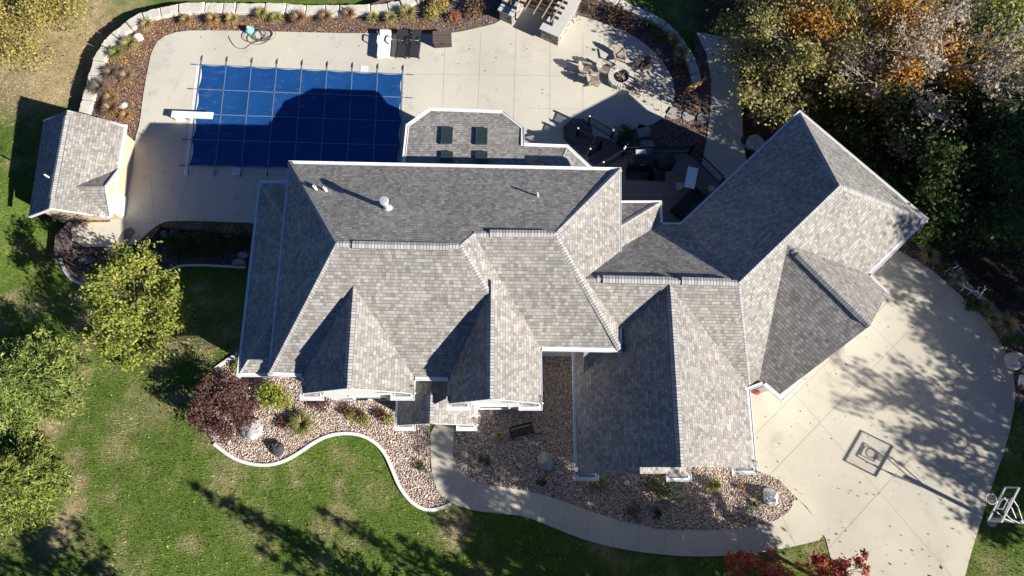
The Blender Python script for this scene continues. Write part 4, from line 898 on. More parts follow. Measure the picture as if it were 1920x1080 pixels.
# ------------------------------------------------------------------ basketball hoop
B0 = P(1853, 972, 0); B0.z = 0
hp = world_thing('basketball_hoop', 'glass-board basketball hoop on a grey pole beside the driveway', 'basketball hoop', tuple(B0))
zb, zt = 2.5, 3.45; bA, bB = P(1885, 914, zb), P(1853, 976, zb); bx_ = (bB-bA).normalized(); bn = Vector((bx_.y, -bx_.x, 0))     # bn points back, to the pole
if bn.dot(B0-bA) < 0: bn = -bn
bc = (bA+bB)/2; bwid = (bB-bA).length; up = Vector((0, 0, 1))
mm = MB(); bmx = Matrix((bx_, bn, bx_.cross(bn))).transposed(); mm.box(at(bc, (zb+zt)/2), (bwid, .02, zt-zb), mat=bmx); mm.build('glass_board', M['clear'], hp)
mm = MB()
for z in (zb, zt): mm.box(at(bc, z), (bwid+.06, .07, .07), mat=bmx)
for s in (-1, 1): mm.box(at(bc, (zb+zt)/2)+bx_*s*bwid/2, (.07, .07, zt-zb-.07), mat=bmx)
mm.build('board_frame', M['steel'], hp)
mm = MB(); off = bn*-.02
for z in (zb+.22, zb+.64): mm.box(at(bc, z)+off, (.6, .01, .05), mat=bmx)
for s in (-1, 1): mm.box(at(bc, zb+.43)+off+bx_*s*.275, (.05, .01, .37), mat=bmx)
mm.build('target_square', M['whiteplastic'], hp)
rc_ = P(1857, 937, 2.68); rc_ = at(bc, 2.68)-bn*.42
mm = MB(); mm.tube([rc_+Vector((.25*math.cos(k*2*math.pi/28), .25*math.sin(k*2*math.pi/28), 0)) for k in range(28)], .020, 6, close=True); mm.beam(rc_+bn*.25, rc_+bn*.42, .12, .06); rim = mm.build('rim', plain('white_rim', (.7, .62, .58), .4, .05), hp)
mm = MB()
for k in range(12):
    a = k*2*math.pi/12
    for s in (1, -1): mm.tube([rc_+Vector((.25*math.cos(a), .25*math.sin(a), -.02)), rc_+Vector((.18*math.cos(a+s*.4), .18*math.sin(a+s*.4), -.2)), rc_+Vector((.13*math.cos(a+s*.8), .13*math.sin(a+s*.8), -.42))], .007, 4, cap=False)
mm.build('net', M['whiteplastic'], rim)
pt_ = at(B0, 2.55); mm = MB(); mm.beam(at(B0, 0), pt_, .16, .16, up=(1, 0, 0)); mm.build('pole', M['steel'], hp)
mm = MB(); mm.beam(pt_-up*.5-Vector(bn)*.12, pt_-up*.12-Vector(bn)*.12, .2, .1, up=(1, 0, 0)); mm.build('crank_box', M['blackmetal'], hp)
for s in (-1, 1):
    for z0, z1 in ((2.45, 3.25), (2.05, 2.7)):
        mm = MB(); e = at(bc, z1)+bx_*s*.42+bn*.04; st = at(B0, z0)+bx_*s*.09; mm.tube([st, st.lerp(e, .55)+bx_*s*.10, e], .03, 6); mm.build('arm', M['steel'], hp)
mm = MB(); mm.beam(at(bc, 3.25)-bx_*.42+bn*.05, at(bc, 3.25)+bx_*.42+bn*.05, .05, .05); mm.build('crossbar', M['steel'], hp)
mm = MB(); q = P(1860, 978, 0); mm.lathe((q.x, q.y, 0), [(.27, -.05), (.27, .03), (.001, .04)], 18); tag(mm.build('footing', M['drive']), 'round concrete footing in the grass under the hoop', 'footing')

# ------------------------------------------------------------------ boulders, slabs, bench, deer, wire ornaments, fence
def boulder(label, c, sx, sy, sz, mat, seed, rz=0, name='boulder', group=None):
    r = np.random.default_rng(seed); nu, nv = 20, 11; mm = MB(); rows = []; dirs = r.normal(size=(16, 3)); dirs /= np.linalg.norm(dirs, axis=1)[:, None]; dd = r.uniform(.55, .95, 16)
    for j in range(nv):
        th = (j+.001)/(nv-1)*math.pi*.999; row = []
        for i in range(nu):
            ph_ = i*2*math.pi/nu; n = np.array([math.sin(th)*math.cos(ph_), math.sin(th)*math.sin(ph_), math.cos(th)])
            k = min(1.0, min((d/max(1e-3, n@q) if n@q > 0 else 9) for q, d in zip(dirs, dd)))*(1+(.09 if mat == M['lava'] else .03)*r.normal())
            row.append(Vector((n[0]*k*sx, n[1]*k*sy, n[2]*k*sz)))
        rows.append(row)
    mm.quadgrid(rows, True); o = mm.build(name, mat); o.location = (c.x, c.y, c.z+sz*.35); o.rotation_euler = (0, 0, rz); return tag(o, label, 'boulder', group)
boulder('flat pale grey boulder on the gravel beside the purple bush', G(474, 807), .82, .62, .5, M['boulder'], 3, .2)
boulder('lone black lava rock on the pale gravel', G(516, 839), .55, .42, .32, M['lava'], 5, -.4)
boulder('grey pointed boulder in the shaded gravel beside the garage', G(1021, 866), .52, .62, .45, M['boulder'], 8, .3)
boulder('jagged white boulder at the driveway tip of the gravel', G(1441, 932), .58, .48, .55, M['whiterock'], 12, -.2)
boulder('small pink-white stone on the gravel in front of the garage', G(1176, 905), .2, .16, .16, M['whiterock'], 13)
boulder('fist-sized white stone near the tip of the left gravel bed', G(798, 931), .13, .1, .1, M['whiterock'], 14); boulder('fist-sized pinkish stone next to a white one on the left gravel bed', G(804, 933), .12, .1, .09, M['tanwall'], 15)
boulder('pale rock in orange leaves inside the top left wall curve', P(262, 71, ZD), .36, .3, .3, M['whiterock'], 16); boulder('pale flat rock in the leaves above the pool house', P(231, 200, ZD), .38, .3, .16, M['limestone'], 17)
boulder('long shaded grey boulder south of the pool house', G(165, 488), .62, .4, .35, M['boulder'], 18); boulder('narrow grey stone right of the boulder south of the pool house', G(197, 485), .5, .2, .25, M['boulder'], 19)
for k, (x, y, sx, sy) in enumerate(((311,440,.25,.28),(331,436,.5,.3),(357,440,.42,.3),(375,436,.35,.32),(409,437,.2,.25),(427,439,.52,.32),(447,446,.3,.5),(456,480,.4,.3),(452,494,.5,.3))):
    boulder(['smallest grey block at the left end of the shaded stone row', 'long pale block second from the left in the shaded stone row', 'sloping block third from the left in the shaded stone row', 'squarish block fourth from the left in the shaded stone row', 'half-hidden thin block in the middle of the shaded stone row', 'largest pale block of the shaded stone row', 'upright block at the right end of the shaded stone row', 'upper pale stone against the low side roof', 'lower pale stone against the low side roof'][k], G(x, y, .12), sx, sy, .38, M['boulder'], 40+k, 0, 'boulder', 'boulders along the bed west of the house')
boulder('layered grey boulder beside the driveway edge, topmost of three', G(1903, 676), .72, .58, .5, M['boulder'], 60, .3); boulder('pale boulder at the right frame edge below the layered one', G(1918, 716), .45, .45, .4, M['whiterock'], 61); boulder('pale boulder half cut off at the right frame edge', G(1922, 694), .32, .3, .3, M['boulder'], 66)
boulder('flat grey boulder under the turned wing beside the shaded path', P(1417, 272, ZD-.1), .9, .7, .5, M['boulder'], 62); boulder('dark boulder on the path edge near the turned wing', P(1396, 265, ZD-.1), .35, .5, .35, M['lava'], 63)
for k, (x, y, sx, sy, rz) in enumerate(((1262,212,.5,.48,.1),(1290,218,.42,.4,.3),(1207,247,.52,.5,-.1),(1213,272,.55,.42,.1),(1318,222,.4,.4,.2))):
    c = P(x, y, ZD-.06); r = np.random.default_rng(70+k); mm = MB(); mm.prism([(c.x+sx*(1+.13*r.normal())*math.cos(q+rz), c.y+sy*(1+.13*r.normal())*math.sin(q+rz)) for q in np.linspace(0, 2*math.pi, 10)[:-1]], ZD-.2, ZD-.0)
    tag(mm.build('stepping_stone', M['flag']), ['sunlit square stepping stone touching the terrace curve', 'sunlit stepping stone in the middle of the mulch', 'dark stepping stone by the deck shrub', 'dark stepping stone just above the barbecues', 'leaf-strewn stepping stone near the path'][k], 'stepping stone', 'stepping stones through the mulch')
c = G(978, 809); bn_ = thing('garden_bench', 'low black slatted bench standing in shaded gravel', 'bench', tuple(c), R_(14))
mm = MB()
for k in range(5): mm.box((0, -.22+k*.09, .42), (1.3, .07, .03))
mm.build('seat', M['blackmetal'], bn_); mm = MB()
for k in range(4): mm.box((0, .27+.02*k, .5+k*.09), (1.3, .03, .07))
mm.build('backrest', M['blackmetal'], bn_)
for x in (-.58, .58):
    for y in (-.2, .24): mm = MB(); mm.box((x, y, .2), (.05, .05, .41)); mm.build('leg', M['blackmetal'], bn_)
    mm = MB(); mm.box((x, 0, .62), (.05, .5, .04)); mm.build('armrest', M['blackmetal'], bn_)
def skin_obj(name, joints, edges, mat, root=0, sub=1):
    me = bpy.data.meshes.new(name); me.from_pydata([j[:3] for j in joints], edges, []); o = bpy.data.objects.new(name, me); link(o)
    s = o.modifiers.new('skin', 'SKIN'); 
    for v, j in zip(me.skin_vertices[0].data, joints): v.radius = (j[3], j[3] if len(j) < 5 else j[4])
    me.skin_vertices[0].data[root].use_root = True; s.use_smooth_shade = True
    q = o.modifiers.new('sub', 'SUBSURF'); q.levels = q.render_levels = sub; me.materials.append(mat); return o
# x forward: chest, belly, rump, neck, head, muzzle, legs with hocks, tail, ears
J_ = [(0,0,.72,.17),(.32,0,.73,.19),(-.32,0,.75,.165),(.48,0,.88,.10),(.58,0,1.08,.075),(.66,0,1.16,.08),(.80,0,1.10,.05),(.87,0,1.08,.035),
      (.36,.09,.55,.07),(.37,.10,.30,.032),(.36,.10,.02,.025),(.36,-.09,.55,.07),(.40,-.10,.30,.032),(.40,-.10,.02,.025),
      (-.36,.10,.55,.095),(-.46,.10,.34,.04),(-.40,.10,.02,.025),(-.36,-.10,.55,.095),(-.44,-.10,.34,.04),(-.36,-.10,.02,.025),
      (-.47,0,.80,.05),(-.53,0,.68,.03),(.62,.09,1.24,.025),(.60,.16,1.31,.015),(.62,-.09,1.24,.025),(.60,-.16,1.31,.015)]
E_ = [(0,1),(0,2),(1,3),(3,4),(4,5),(5,6),(6,7),(1,8),(8,9),(9,10),(1,11),(11,12),(12,13),(2,14),(14,15),(15,16),(2,17),(17,18),(18,19),(2,20),(20,21),(5,22),(22,23),(5,24),(24,25)]
dr_ = skin_obj('deer', J_, E_, M['hide'], 0, 2); c = P(1298, 170, ZD); dr_.location = (c.x, c.y, ZD-.07); dr_.rotation_euler = (0, 0, R_(24)); dr_.scale = (1.05, 1.05, 1.0); tag(dr_, 'tan deer standing in the mulch between fire pit and path', 'deer')
for k, (x, y, rz) in enumerate(((1773,509,.4),(1808,545,-.5),(1831,556,1.0))):
    c = G(x, y, .03); mm = MB(); r = np.random.default_rng(90+k)
    mm.tube([(-.3, 0, .45), (0, 0, .5), (.28, 0, .48), (.42, 0, .72)], [.025, .035, .03, .022], 6)
    for q in ((-.28, .1), (-.28, -.1), (.24, .1), (.24, -.1)): mm.tube([(q[0], q[1]*.5, .46), (q[0]+.06*r.normal(), q[1]*1.6, .22), (q[0]+.04, q[1]*1.8, 0)], .018, 5)
    mm.tube([(.42, 0, .72), (.55, 0, .70)], [.035, .02], 6)
    for s in (-1, 1): mm.tube([(.42, 0, .74), (.36, s*.15, .88), (.42, s*.25, 1.0)], .014, 5); mm.tube([(.36, s*.15, .88), (.25, s*.22, .96)], .011, 5)
    o = mm.build('lawn_ornament', M['whiteplastic'], None, True); o.location = (c.x, c.y, c.z); o.rotation_euler = (0, 0, rz); o.scale = (.9, .9, .8)
    tag(o, ['white branching animal ornament left of the blue-green grass tuft', 'white branching animal ornament just right of the blue-green grass tuft', 'white branching animal ornament nearest the big straw grasses'][k], 'ornament', 'white ornaments along the fence')
fn = world_thing('metal_fence', 'black picket fence on a grey kerb above the dark wood', 'fence', (FA.x, FA.y, 0))
f0, f1 = P(1722, 458, 0), P(1990, 690, 0); dv = (f1-f0).normalized(); Lf = (f1-f0).length; nf = Vector((_fn[0], _fn[1], 0))
mm = MB(); mm.beam(f0+Vector((0, 0, -1.48)), f1+Vector((0, 0, -1.48)), .28, 3.2); mm.build('kerb_wall', M['boulder'], fn)
mm = MB(); 
for z in (.3, 1.05): mm.beam(f0+nf*.05+Vector((0, 0, z)), f1+nf*.05+Vector((0, 0, z)), .04, .04)
mm.build('rail', M['blackmetal'], fn)
for k in range(int(Lf/.14)):
    mm = MB(); p = f0+dv*(.07+k*.14)+nf*.05; mm.beam(p+Vector((0, 0, .12)), p+Vector((0, 0, 1.2)), .03, .03, up=(1, 0, 0)); 
    if k < 95: mm.build('picket', M['blackmetal'], fn)
mm = MB(); c = P(1420, 741, .04); mm.lathe((c.x-.05, c.y+.12, .04), [(.1, 0), (.12, .22), (.001, .23)], 14); tag(mm.build('red_bucket', M['red']), 'red bucket tucked in the corner beside the garage doors', 'bucket')
mm = MB(); c = P(1912, 724, .04); mm.lathe((c.x, c.y, .03), [(.1, 0), (.12, .16), (.001, .2)], 12); tag(mm.build('garden_lantern', M['red']), 'small red lantern among the boulders at the right edge', 'lantern')
# ------------------------------------------------------------------ foliage makers
def pal(r, n, cols, jit=.18):
    cols = np.array(cols); c = cols[r.integers(0, len(cols), n)]; t = r.random((n, 1)); c2 = cols[r.integers(0, len(cols), n)]
    return np.clip((c*(1-.4*t)+c2*.4*t)*(1+jit*r.normal(size=(n, 1))), .004, .9)
def leaf_quads(r, c, size, up=.35, aspect=.6, dirs=None):
    """rhombic leaves at points c, mostly facing the sky"""
    n = len(c); nr = r.normal(size=(n, 3)); nr[:, 2] = np.abs(nr[:, 2])+up*2; nr /= np.linalg.norm(nr, axis=1)[:, None]
    a = r.normal(size=(n, 3)) if dirs is None else dirs+.45*r.normal(size=(n, 3)); a -= nr*(a*nr).sum(1)[:, None]; a /= np.linalg.norm(a, axis=1)[:, None]+1e-9; b = np.cross(nr, a)
    s = (size*(.6+.8*r.random((n, 1))))
    return np.stack([c-a*s*.5, c+b*s*aspect*.5+nr*s*.08, c+a*s*.5, c-b*s*aspect*.5+nr*s*.08], 1).reshape(-1, 3)
def branchwork(r, h, spread, base, n1, n2, n3, trunk_r, lean=(0, 0), flat=1.0, wig=.12):
    """trunk, limbs and twigs; returns tubes (points, radii) and tip points"""
    tubes = []; tips = []
    top = np.array([lean[0], lean[1], h*.72]); tr = [np.array([0, 0, -.3])]+[np.array([lean[0]*f, lean[1]*f, h*.72*f])+r.normal(size=3)*[.1, .1, 0]*f for f in (.25, .5, .75, 1)]
    tubes.append((tr, [trunk_r*1.25, trunk_r, trunk_r*.8, trunk_r*.55, trunk_r*.3]))
    for i in range(n1):
        f = base+(1-base)*(i+.5)/n1; o = np.array([lean[0]*f, lean[1]*f, h*.72*f]); az = i*2.399+r.normal()*.3
        reach = spread*(1.0-.55*max(0, (f-.45)/.55)**1.3)*r.uniform(.75, 1.1); el = r.uniform(.25, .75)+.5*max(0, f-.6)
        e = o+np.array([math.cos(az)*reach, math.sin(az)*reach, reach*math.tan(el)*.55*flat+h*.06]); e[2] = min(e[2], h*r.uniform(.86, 1.0))
        m_ = (o+e)/2+r.normal(size=3)*wig*reach; rr = trunk_r*(.5-.25*f)
        tubes.append(([o, m_, e], [rr, rr*.6, rr*.2])); tips.append(e)
        for j in range(n2):
            g = r.uniform(.3, 1); q = o*(1-g)+e*g+(m_-(o+e)/2)*(1-abs(2*g-1)); az2 = az+r.choice([-1, 1])*r.uniform(.3, 1.1); L = reach*r.uniform(.25, .5)
            e2 = q+np.array([math.cos(az2)*L, math.sin(az2)*L, L*r.uniform(0, .8)]); e2[2] = min(e2[2], h); tubes.append(([q, (q+e2)/2+r.normal(size=3)*wig*L, e2], [rr*.4, rr*.25, rr*.1])); tips.append(e2)
            for k in range(n3):
                g = r.uniform(.3, 1); q2 = q*(1-g)+e2*g; az3 = az2+r.uniform(-1.3, 1.3); L2 = L*r.uniform(.3, .6); e3 = q2+np.array([math.cos(az3)*L2, math.sin(az3)*L2, L2*r.uniform(-.1, .9)])
                tubes.append(([q2, (q2+e3)/2+r.normal(size=3)*wig*L2, e3], [rr*.16, rr*.12, rr*.06])); tips.append(e3)
    return tubes, np.array(tips)
def tube_mesh(name, tubes, mat, parent, minr=.012):
    mm = MB()
    for pts, rad in tubes: mm.tube(pts, [max(minr, x) for x in rad], 7 if rad[0] > .06 else 4, cap=False)
    return mm.build(name, mat, parent, True)
def broadleaf(name, label, loc, h, spread, nleaf, size, cols, seed, cat='tree', base=.25, n=(9, 5, 3), trunk_r=.18, sig=.1, up=.35, bark='bark', lean=(0, 0), group=None, flat=1.0, parts=('trunk', 'crown')):
    r = np.random.default_rng(seed); t = thing(name, label, cat, tuple(loc), 0, group)
    tubes, tips = branchwork(r, h, spread, base, *n, trunk_r, lean, flat); tube_mesh(parts[0], tubes, M[bark], t)
    if nleaf:
        wgt = r.gamma(1.4, 1, len(tips)); k = r.choice(len(tips), nleaf, p=wgt/wgt.sum()); c = tips[k]+r.normal(size=(nleaf, 3))*sig*spread*(.6+.8*r.random((nleaf, 1)))
        c[:, 2] = np.maximum(c[:, 2], .25); tc = pal(r, len(tips), cols, .12)[k]; cl = np.clip(tc*.6+pal(r, nleaf, cols)*.4, .004, .9)
        raw_mesh(parts[1], leaf_quads(r, c, size, up), 4, np.repeat(cl, 4, 0), M['leaf'], t)
    return t
def conifer(name, label, loc, h, rad, cols, seed, levels=16, per=11, size=.34, parts=('trunk', 'crown'), cat='tree', group=None, shape=.8, droop=.25, nspray=26):
    r = np.random.default_rng(seed); t = thing(name, label, cat, tuple(loc), 0, group); mm = MB(); mm.tube([(0, 0, -.3), (0, 0, h*.5), (0, 0, h*.97)], [.14, .08, .015], 7); tb = []
    C = []; D = []; K = []
    for i in range(levels):
        f = (i+.3)/levels; z = .15+h*.96*f; R = rad*(1-f)**shape*r.uniform(.85, 1.1); nb = max(4, int(per*(1-.55*f)))
        for j in range(nb):
            az = j*2*math.pi/nb+i*1.1+r.normal()*.18; L = R*r.uniform(.72, 1.12); d = np.array([math.cos(az), math.sin(az), 0]); e = d*L+np.array([0, 0, z+L*(.28-droop)]); o = np.array([0, 0, z])
            tb.append(([o, (o+e)/2+[0, 0, .08*L], e], [.03, .02, .008]))
            m_ = max(6, int(nspray*L/rad)); g = r.random(m_)**.6; side = np.array([-d[1], d[0], 0]); w_ = r.normal(size=m_)*.22*L*(1.05-g)
            c = o+(e-o)*g[:, None]+side*w_[:, None]+np.array([0, 0, 1])*(.08*L*np.sin(g*3.1)+r.normal(size=m_)*.04*L)[:, None]
            C.append(c); D.append(d+side*np.sign(w_)[:, None]*.7+np.array([0, 0, .05])); K += [len(K)]*0+[pal(r, 1, cols, .1)[0]]*m_
    for p, q in tb: mm.tube(p, q, 4, cap=False)
    mm.build(parts[0], M['bark'], t, True); C = np.concatenate(C); D = np.concatenate(D); cl = np.array(K)*(1+.2*r.normal(size=(len(C), 1)))
    C2 = np.concatenate([C, C+r.normal(size=C.shape)*.07*rad]); D2 = np.concatenate([D, D]); cl = np.clip(np.concatenate([cl, cl*(.85+.3*r.random((len(C), 1)))]), .004, .8)
    raw_mesh(parts[1], leaf_quads(r, C2, size, .5, .26, D2), 4, np.repeat(cl, 4, 0), M['needle'], t); return t
def tuft(label, loc, R, h, nb, cols, seed, name='ornamental_grass', cat='grass clump', wdt=.022, group=None, lean=(0, 0)):
    """arching blades from one crown"""
    r = np.random.default_rng(seed); az = r.random(nb)*6.283; d = np.stack([np.cos(az), np.sin(az), 0*az], 1); L = r.uniform(.55, 1.1, (nb, 1)); rr = R*(.25+.75*r.random((nb, 1)))*L
    b = d*.12*R*r.random((nb, 1)); zz = np.array([[0, 0, 1.]])*h*L; mid = b+d*rr*.38+zz*.72+np.array([[lean[0], lean[1], 0]])*.4; tip = b+d*rr+zz*(1-.55*(rr/R)**2)+np.array([[lean[0], lean[1], 0]]); s = np.stack([-d[:, 1], d[:, 0], 0*az], 1)*wdt
    v = np.concatenate([np.stack([b-s, b+s, mid+s*.8, mid-s*.8], 1), np.stack([mid-s*.8, mid+s*.8, tip+s*.15, tip-s*.15], 1)], 1).reshape(-1, 3); c = np.repeat(pal(r, nb, cols, .15), 8, 0)
    o = raw_mesh(name, v, 4, c, M['blade']); o.location = loc; return tag(o, label, cat, group)
def shrub(label, loc, R, h, n, size, cols, seed, name='shrub', cat='shrub', group=None, twig=14, sig=.2, bark='bark'):
    r = np.random.default_rng(seed); t = thing(name, label, cat, tuple(loc), 0, group); mm = MB(); tips = []
    for i in range(twig):
        az = i*2.4+r.normal()*.3; q = math.sqrt((i+.5)/twig)*R*.85*r.uniform(.8, 1.1); e = Vector((math.cos(az)*q, math.sin(az)*q, h*r.uniform(.65, 1.0)*(1-.45*(q/R)**2))); mm.tube([(0, 0, -.05), e*.5+Vector((0, 0, .1*h)), e], [.02, .014, .006], 4, cap=False); tips.append(e)
        for _ in range(2): a = e*.6+Vector((0, 0, .05*h)); g = e+Vector(r.normal(size=3)*.2*R); mm.tube([a, g], [.01, .004], 4, cap=False); tips.append(g)
    mm.build('stem', M[bark], t); tips = np.array([tuple(x) for x in tips]); k = r.integers(0, len(tips), n); c = tips[k]+r.normal(size=(n, 3))*sig*R; c[:, 2] = np.abs(c[:, 2])+.02
    tc = pal(r, len(tips), cols, .1)[k]; raw_mesh('foliage', leaf_quads(r, c, size, .4), 4, np.repeat(np.clip(tc*.5+pal(r, n, cols)*.5, .004, .9), 4, 0), M['leaf'], t); return t
# leaf colours
YEL = [(.38,.37,.06),(.30,.34,.055),(.24,.31,.05),(.44,.42,.10),(.17,.24,.04)]; GOLD = [(.48,.38,.09),(.42,.36,.10),(.38,.30,.09),(.52,.45,.17),(.32,.28,.09)]
OLIVE = [(.31,.28,.09),(.40,.35,.12),(.20,.20,.06),(.48,.41,.16),(.14,.15,.045),(.36,.30,.09)]; ORANGE = [(.52,.25,.035),(.44,.18,.03),(.58,.33,.05),(.32,.15,.03),(.50,.30,.06)]
GREEN = [(.05,.09,.02),(.07,.12,.025),(.10,.14,.03),(.04,.07,.02),(.16,.17,.035)]; SPR = [(.17,.23,.05),(.22,.28,.065),(.125,.18,.035),(.27,.32,.085)]; SPR2 = [(.175,.225,.04),(.22,.27,.055),(.13,.18,.03),(.27,.31,.075)]
PURP = [(.125,.052,.05),(.17,.082,.066),(.09,.038,.04),(.21,.125,.095)]; RED = [(.55,.06,.05),(.42,.035,.04),(.6,.18,.12),(.25,.03,.03),(.58,.32,.12)]; PALE = [(.42,.35,.27),(.5,.43,.33),(.34,.27,.19),(.45,.32,.2)]
STRAW = [(.42,.32,.16),(.5,.4,.22),(.33,.24,.11),(.36,.30,.14)]; YGR = [(.27,.27,.07),(.34,.32,.10),(.20,.22,.06),(.40,.34,.14)]; DKG = [(.04,.075,.02),(.06,.10,.025),(.09,.13,.03)]; TWIG = [(.20,.16,.13),(.28,.22,.17),(.14,.11,.09)]; RUST = [(.36,.16,.06),(.44,.23,.09),(.28,.12,.055),(.48,.31,.15)]
def base_of(px, py, zc):
    """foot of something whose middle, zc above ground, is seen at the given photograph point"""
    z = 0
    for _ in range(15): p = P(px, py, z+zc); z = .5*z+.5*float(hgt(p.x, p.y))
    return Vector((p.x, p.y, z))
# ------------------------------------------------------------------ trees in view
b = base_of(256, 572, 2.6); broadleaf('yellow_tree', 'bushy yellow-green tree standing on the lawn left of the house', b, 5.2, 2.45, 8500, .17, YEL+[(.20,.24,.04),(.26,.29,.06)], 21, base=.08, n=(16, 6, 3), trunk_r=.12, sig=.085, flat=1.3)
b = base_of(52, 722, 1.3); conifer('spruce_tree', 'light green feathery spruce on the left lawn, nearer the pool house', b, 4.1, 2.8, SPR, 31, 17, 14, .22, shape=.62, droop=.12, nspray=120)
b = base_of(42, 912, 1.1); conifer('spruce_tree', 'yellow-green spruce on the left lawn, nearer the bottom corner', b, 4.0, 2.65, SPR2, 32, 17, 14, .21, shape=.6, droop=.1, nspray=120)
b = base_of(418, 765, 1.1); broadleaf('purple_bush', 'dark purple-red bush between lawn and gravel at the house corner', b, 2.7, 1.35, 9500, .115, PURP, 23, 'bush', .03, (20, 7, 3), .06, .11, parts=('stem', 'foliage'))
b = base_of(35, 12, 2.2); broadleaf('golden_tree', 'golden yellow tree at the top left corner', b, 3.6, 3.3, 17000, .15, GOLD, 24, base=.05, n=(22, 7, 3), trunk_r=.14, sig=.12, flat=.7)
b = base_of(1525, 85, 4.2); broadleaf('oak_tree', 'large olive-brown oak with twigs showing, beside the side path', b, 6.6, 4.5, 11000, .20, OLIVE, 25, base=.2, n=(14, 8, 4), trunk_r=.28, sig=.075, bark='palebark', flat=.8)
b = base_of(1640, 100, 4.2); broadleaf('maple_tree', 'burnt-orange maple between the olive oak and the pale bare tree', b, 6.8, 4.4, 9000, .22, ORANGE, 26, base=.15, n=(12, 7, 3), trunk_r=.2, sig=.1)
b = base_of(1765, 120, 6.5); broadleaf('bare_tree', 'half-bare pale tree with grey twigs at the wood edge', b, 10.0, 4.9, 3600, .20, PALE, 27, base=.3, n=(13, 9, 6), trunk_r=.26, sig=.06, bark='palebark', flat=.8)
WOODS = [(1905,60,4.4,4.6,GREEN+YEL+YEL[2:5],'bright green tree at the top right edge behind the bare tree'),(1880,190,3.0,3.8,GREEN,'green tree at the right frame edge below the bright one'),(1800,275,2.6,3.0,GREEN,'dark green shrubby tree below the pale bare tree'),(1690,290,2.2,2.6,GREEN+ORANGE[:1],'dark tree just off the corner of the turned roof'),(1905,330,2.8,3.2,GREEN+OLIVE[:1],'dim green tree at the right edge level with the roof corner'),(1800,390,2.0,2.4,DKG,'low dark green tree right of the roof corner'),(1918,432,2.4,2.2,OLIVE+GREEN,'olive tree at the right edge above the picket fence'),(1725,205,2.2,2.6,GREEN+OLIVE[:2],'dim bush-like tree under the bare branches'),(1595,215,1.8,2.2,GREEN,'small dark tree between orange maple and turned roof'),(1430,60,2.5,2.4,OLIVE,'smaller olive tree at the path end under the oak'),(1850,120,3.6,3.6,GREEN+YEL[3:4],'yellow-flecked green tree right of the bare tree'),(1780,345,4.6,3.2,DKG+GREEN,'tall dark green tree right of the roof corner, in deep shade'),(1690,235,4.2,2.6,DKG+OLIVE[4:5],'tall dark tree above the roof corner, in deep shade'),(1885,275,5.0,3.4,GREEN+DKG,'tall dark green tree at the right edge, in deep shade')]
for k, (x, y, zc, sp, cols, lb) in enumerate(WOODS):
    b = base_of(x, y, zc); broadleaf('woodland_tree', lb, b, zc*1.75, sp, int(800*sp**1.35)*(2 if 'tall dark' in lb else 1), .24, cols, 100+k, base=.1, n=(10, 6, 2), trunk_r=.12, sig=.13, group='trees of the wood behind the house')
# red maples rising at the bottom edge
for k, (x, y, zc, sp, lb) in enumerate(((1425, 1094, 2.6, 1.8, 'dark red maple rising over the bottom edge beside the walk'), (1560, 1092, 2.4, 1.6, 'bright red maple rising over the bottom edge at the driveway'))):
    b = base_of(x, y, zc); broadleaf('red_maple', lb, b, 5.2, sp*.85, 5200, .14, RED, 130+k, base=.15, n=(16, 5, 2), trunk_r=.09, sig=.055, flat=2.2, group='red maples at the bottom edge')
# trees standing just outside the picture, whose shade falls into it
def shade(name, label, tx, ty, zc, h, sp, nl, seed, con=False, cols=OLIVE, size=.24, tz=None, **k):
    g = G(tx, ty) if tz is None else P(tx, ty, tz); d = (zc-g.z)/math.tan(R_(ELEV)); x = g.x+d*math.cos(R_(AZ)); y = g.y+d*math.sin(R_(AZ)); b = Vector((x, y, float(hgt(x, y)))); h = zc-b.z if con else (zc-b.z)/.66
    if con: return conifer(name, label, b, h, sp, SPR, seed, 18, 8, .36, group='trees outside the picture', shape=.9, nspray=12)
    return broadleaf(name, label, b, h, sp, nl, size, cols, seed, group="trees outside the picture", **k)
SH = 'tree outside the picture, its shade falling on the '
shade('oak_tree', SH+'outer driveway', 1850, 630, 8, 10.5, 3.6, 10500, 201, n=(12, 7, 3), trunk_r=.25, sig=.09)
shade('oak_tree', SH+'dappled middle of the driveway', 1790, 790, 9, 11.5, 3.3, 3600, 202, n=(12, 7, 3), trunk_r=.25, sig=.08)
shade('oak_tree', SH+'dappled driveway left of the middle', 1660, 745, 10, 12, 2.6, 1500, 214, n=(12, 7, 3), trunk_r=.22, sig=.08)
shade('oak_tree', SH+'driveway rim by the boulders', 1880, 720, 8, 10.5, 2.6, 5200, 215, n=(12, 7, 3), trunk_r=.25, sig=.09)
shade('oak_tree', SH+'far right wood', 1890, 330, 9, 12, 5.5, 11500, 217, n=(13, 8, 3), trunk_r=.3, sig=.1)
shade('oak_tree', SH+'driveway beside the turned wing', 1800, 560, 7, 10.0, 3.3, 7500, 203, n=(12, 7, 3), trunk_r=.25, sig=.1)
shade('oak_tree', SH+'grass above the hoop', 1935, 850, 7, 9, 3.0, 6500, 204, n=(10, 7, 3), trunk_r=.2, sig=.1)
shade('oak_tree', SH+'dark wood below the bare tree', 1830, 380, 10, 13, 6.0, 11500, 205, n=(13, 8, 3), trunk_r=.3, sig=.1)
shade('oak_tree', SH+'dark wood by the roof corner', 1730, 260, 10, 13, 6.0, 11500, 206, n=(13, 8, 3), trunk_r=.3, sig=.1)
shade('oak_tree', SH+'picket fence and its bed', 1860, 510, 8, 11, 4.6, 8500, 212, n=(12, 7, 3), trunk_r=.25, sig=.1)
